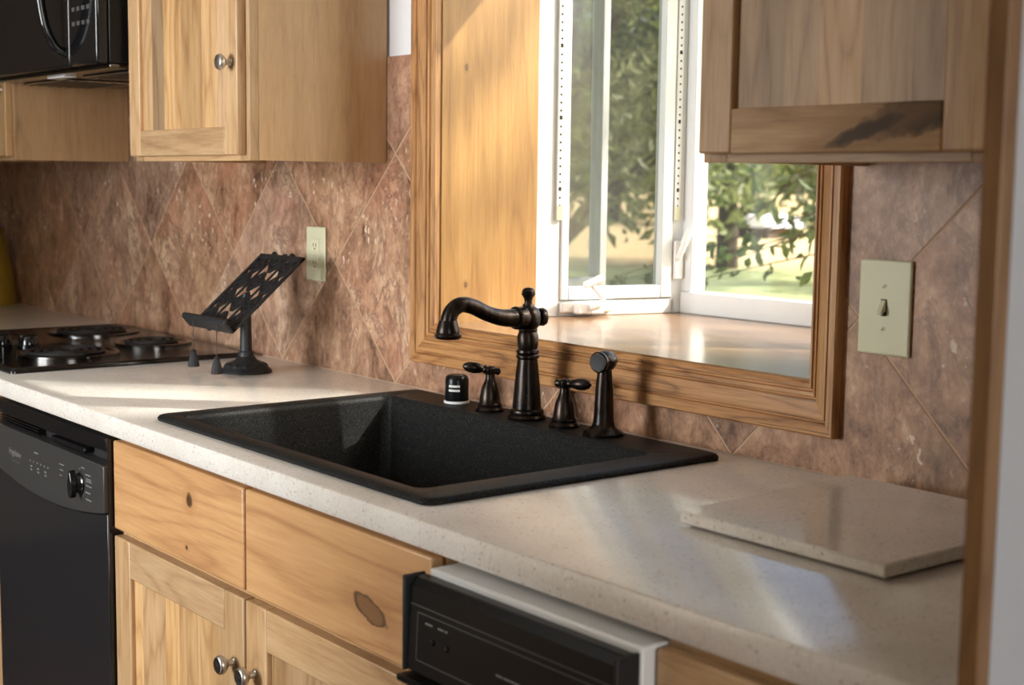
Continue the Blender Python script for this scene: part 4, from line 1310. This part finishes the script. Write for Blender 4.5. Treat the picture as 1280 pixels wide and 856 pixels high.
def tree(x, y, h, spread, trunk_r, mat, label, n=5000, size=0.18, seed=1, low=0.25, lean=0.0, nc=14, group='trees beyond the window', cr=(0.28, 0.46)):
    rnd = random.Random(seed)
    t = tag(empty('tree', (x, y, GZ)), label, 'tree', group)
    top = (x + lean, y, GZ + h * 0.75)
    path = smooth_path([(x, y, GZ - 0.1), (x + lean * 0.2, y, GZ + h * 0.2), (x + lean * 0.6, y + 0.1, GZ + h * 0.45), top], 4)
    mb = MB().tube(path, [trunk_r * (1 - 0.75 * i / (len(path) - 1)) for i in range(len(path))], 8)
    cl = []
    for i in range(nc):
        a = 2 * math.pi * i / nc * 2.4 + rnd.uniform(-0.3, 0.3)
        zz = GZ + h * (low + (0.95 - low) * (i + 0.5) / nc)
        q = spread * (0.62 - 0.35 * ((i + 0.5) / nc) ** 2) * rnd.uniform(0.5, 1.1)
        r = spread * rnd.uniform(*cr)
        cx, cy = x + lean * 0.7 + q * math.cos(a), y + q * math.sin(a)
        cl.append((cx, cy, zz, r, r, r * 0.7))
        k = min(len(path) - 1, max(2, int((zz - GZ) / h * len(path) * 0.8)))
        mb.tube([path[k], ((path[k].x + cx) / 2, (path[k].y + cy) / 2, (path[k].z + zz) / 2 + 0.1 * spread * 0.3), (cx, cy, zz)], [trunk_r * 0.32, trunk_r * 0.2, trunk_r * 0.08], 6)
    mb.build('trunk', bark_m, t, smooth=True)
    f = leaves(rnd, cl, n, size).build('foliage', mat, t)
    f['kind'] = 'stuff'
    return t
tree(-9.6, 7.6, 6.5, 2.9, 0.20, leaf_a, 'leafy tree close outside, its dark trunk behind the opened sash', 9000, 0.16, seed=11, low=0.28, nc=18)
tree(-18.2, 19.4, 9.0, 4.2, 0.24, leaf_b, 'dark spreading tree with a low limb seen through the front pane', 11000, 0.22, seed=12, low=0.20, nc=18)
tree(-12.4, 18.4, 8.0, 2.6, 0.20, leaf_a, 'mid green tree at the right edge of the front pane', 7000, 0.2, seed=13, low=0.22)
tree(-21.5, 11.0, 10.0, 3.6, 0.25, leaf_a, 'tall bushy tree behind the sash, farther than the trunk', 9000, 0.24, seed=14, low=0.18, nc=18)
tree(-44.0, 40.0, 11.0, 6.5, 0.35, leaf_c, 'pale far tree across the dry field, left of the white roof', 6000, 0.45, seed=15, low=0.16)
tree(-31.5, 50.0, 12.0, 7.0, 0.35, leaf_b, 'dark far tree across the dry field, right of the white roof', 6000, 0.45, seed=16, low=0.16)
tree(-60.0, 33.0, 13.0, 8.0, 0.4, leaf_b, 'dark far tree at the left end of the tree line', 6000, 0.5, seed=17, low=0.14)
# tree whose crown shades the window from the sun side (out of the frame to the right)
tree(6.3, 6.9, 10.5, 2.7, 0.18, leaf_a, 'garden tree shading the window from the right side', 700, 0.20, seed=SHADE_SEED, low=0.55, nc=34, cr=(0.09, 0.14))
# young tree near the window, its drooping twigs hang in front of the pane
nt_ = tag(empty('young_tree', (-1.25, 4.1, GZ)), 'young tree with drooping leafy twigs just outside the front pane', 'tree', 'trees beyond the window')
rnd = random.Random(31)
mb = MB()
mb.tube(smooth_path([(-1.25, 4.1, GZ - 0.1), (-1.30, 4.05, -0.3), (-1.28, 4.0, 0.6), (-1.4, 3.9, 1.3), (-1.5, 3.8, 1.9)], 4), [0.045 - 0.002 * i for i in range(17)], 8)
lv = []; lf = []
def leaf_at(c, d, s):
    d = Vector(d).normalized()
    b = d.cross(Vector((rnd.gauss(0, 1), rnd.gauss(0, 1), rnd.gauss(0, 1)))).normalized()
    nrm = d.cross(b) * s * 0.12
    i = len(lv)
    lv.extend([c, c + d * s * 0.35 + b * s * 0.24 + nrm, c + d * s * 0.7 + b * s * 0.18 + nrm, c + d * s, c + d * s * 0.7 - b * s * 0.18 + nrm, c + d * s * 0.35 - b * s * 0.24 + nrm, c + d * s * 0.5])
    lf.extend([(i, i + 1, i + 6), (i + 1, i + 2, i + 6), (i + 2, i + 3, i + 6), (i + 3, i + 4, i + 6), (i + 4, i + 5, i + 6), (i + 5, i, i + 6)])
twigs = []
for i in range(15):
    a = Vector((-1.42 + rnd.uniform(-0.1, 0.1), 3.85 + rnd.uniform(-0.1, 0.1), rnd.uniform(0.5, 1.3)))
    e = Vector((-2.72 + rnd.uniform(-0.15, 0.75), 3.05 + rnd.uniform(-0.35, 0.35), rnd.uniform(0.02, 0.42)))
    m = (a + e) / 2 + Vector((0, 0, rnd.uniform(0.05, 0.25)))
    twigs.append(smooth_path([a, m, e], 7))
for i in range(4):
    a = Vector((-1.45, 3.7, rnd.uniform(0.3, 0.8)))
    e = Vector((-3.15 + rnd.uniform(0, 0.3), 2.55 + rnd.uniform(-0.1, 0.15), rnd.uniform(-0.06, 0.04)))
    twigs.append(smooth_path([a, (a + e) / 2 + Vector((0, 0, 0.05)), e], 7))
for tw in twigs:
    mb.tube(tw, [0.006 - 0.0045 * k / len(tw) for k in range(len(tw))], 5)
    for k in range(4, len(tw)):
        for _ in range(3):
            leaf_at(tw[k] + Vector((rnd.gauss(0, .015), rnd.gauss(0, .015), rnd.gauss(0, .015))), (rnd.gauss(-0.3, 0.8), rnd.gauss(0, 0.8), rnd.gauss(-0.8, 0.5)), rnd.uniform(0.05, 0.09))
mb.build('trunk', bark_m, nt_, smooth=True)
fb = MB(); fb.v = [tuple(v) for v in lv]; fb.f = lf
fo = fb.build('foliage', leaf_b, nt_); fo['kind'] = 'stuff'
# white roofed shed far across the field
shd = tag(empty('field_shed', (-29.0, 32.5, GZ)), 'low white-roofed shed far across the dry field', 'shed')
mb = MB().box(-30.0, -28.1, 31.8, 33.2, GZ, GZ + 0.35)
mb.build('shed_wall', bark_m, shd)
MB().prism([(-30.2, GZ + 0.36), (-27.9, GZ + 0.36), (-28.3, GZ + 0.72), (-29.8, GZ + 0.72)], 'y', 31.6, 33.4).build('shed_roof', white_metal, shd)
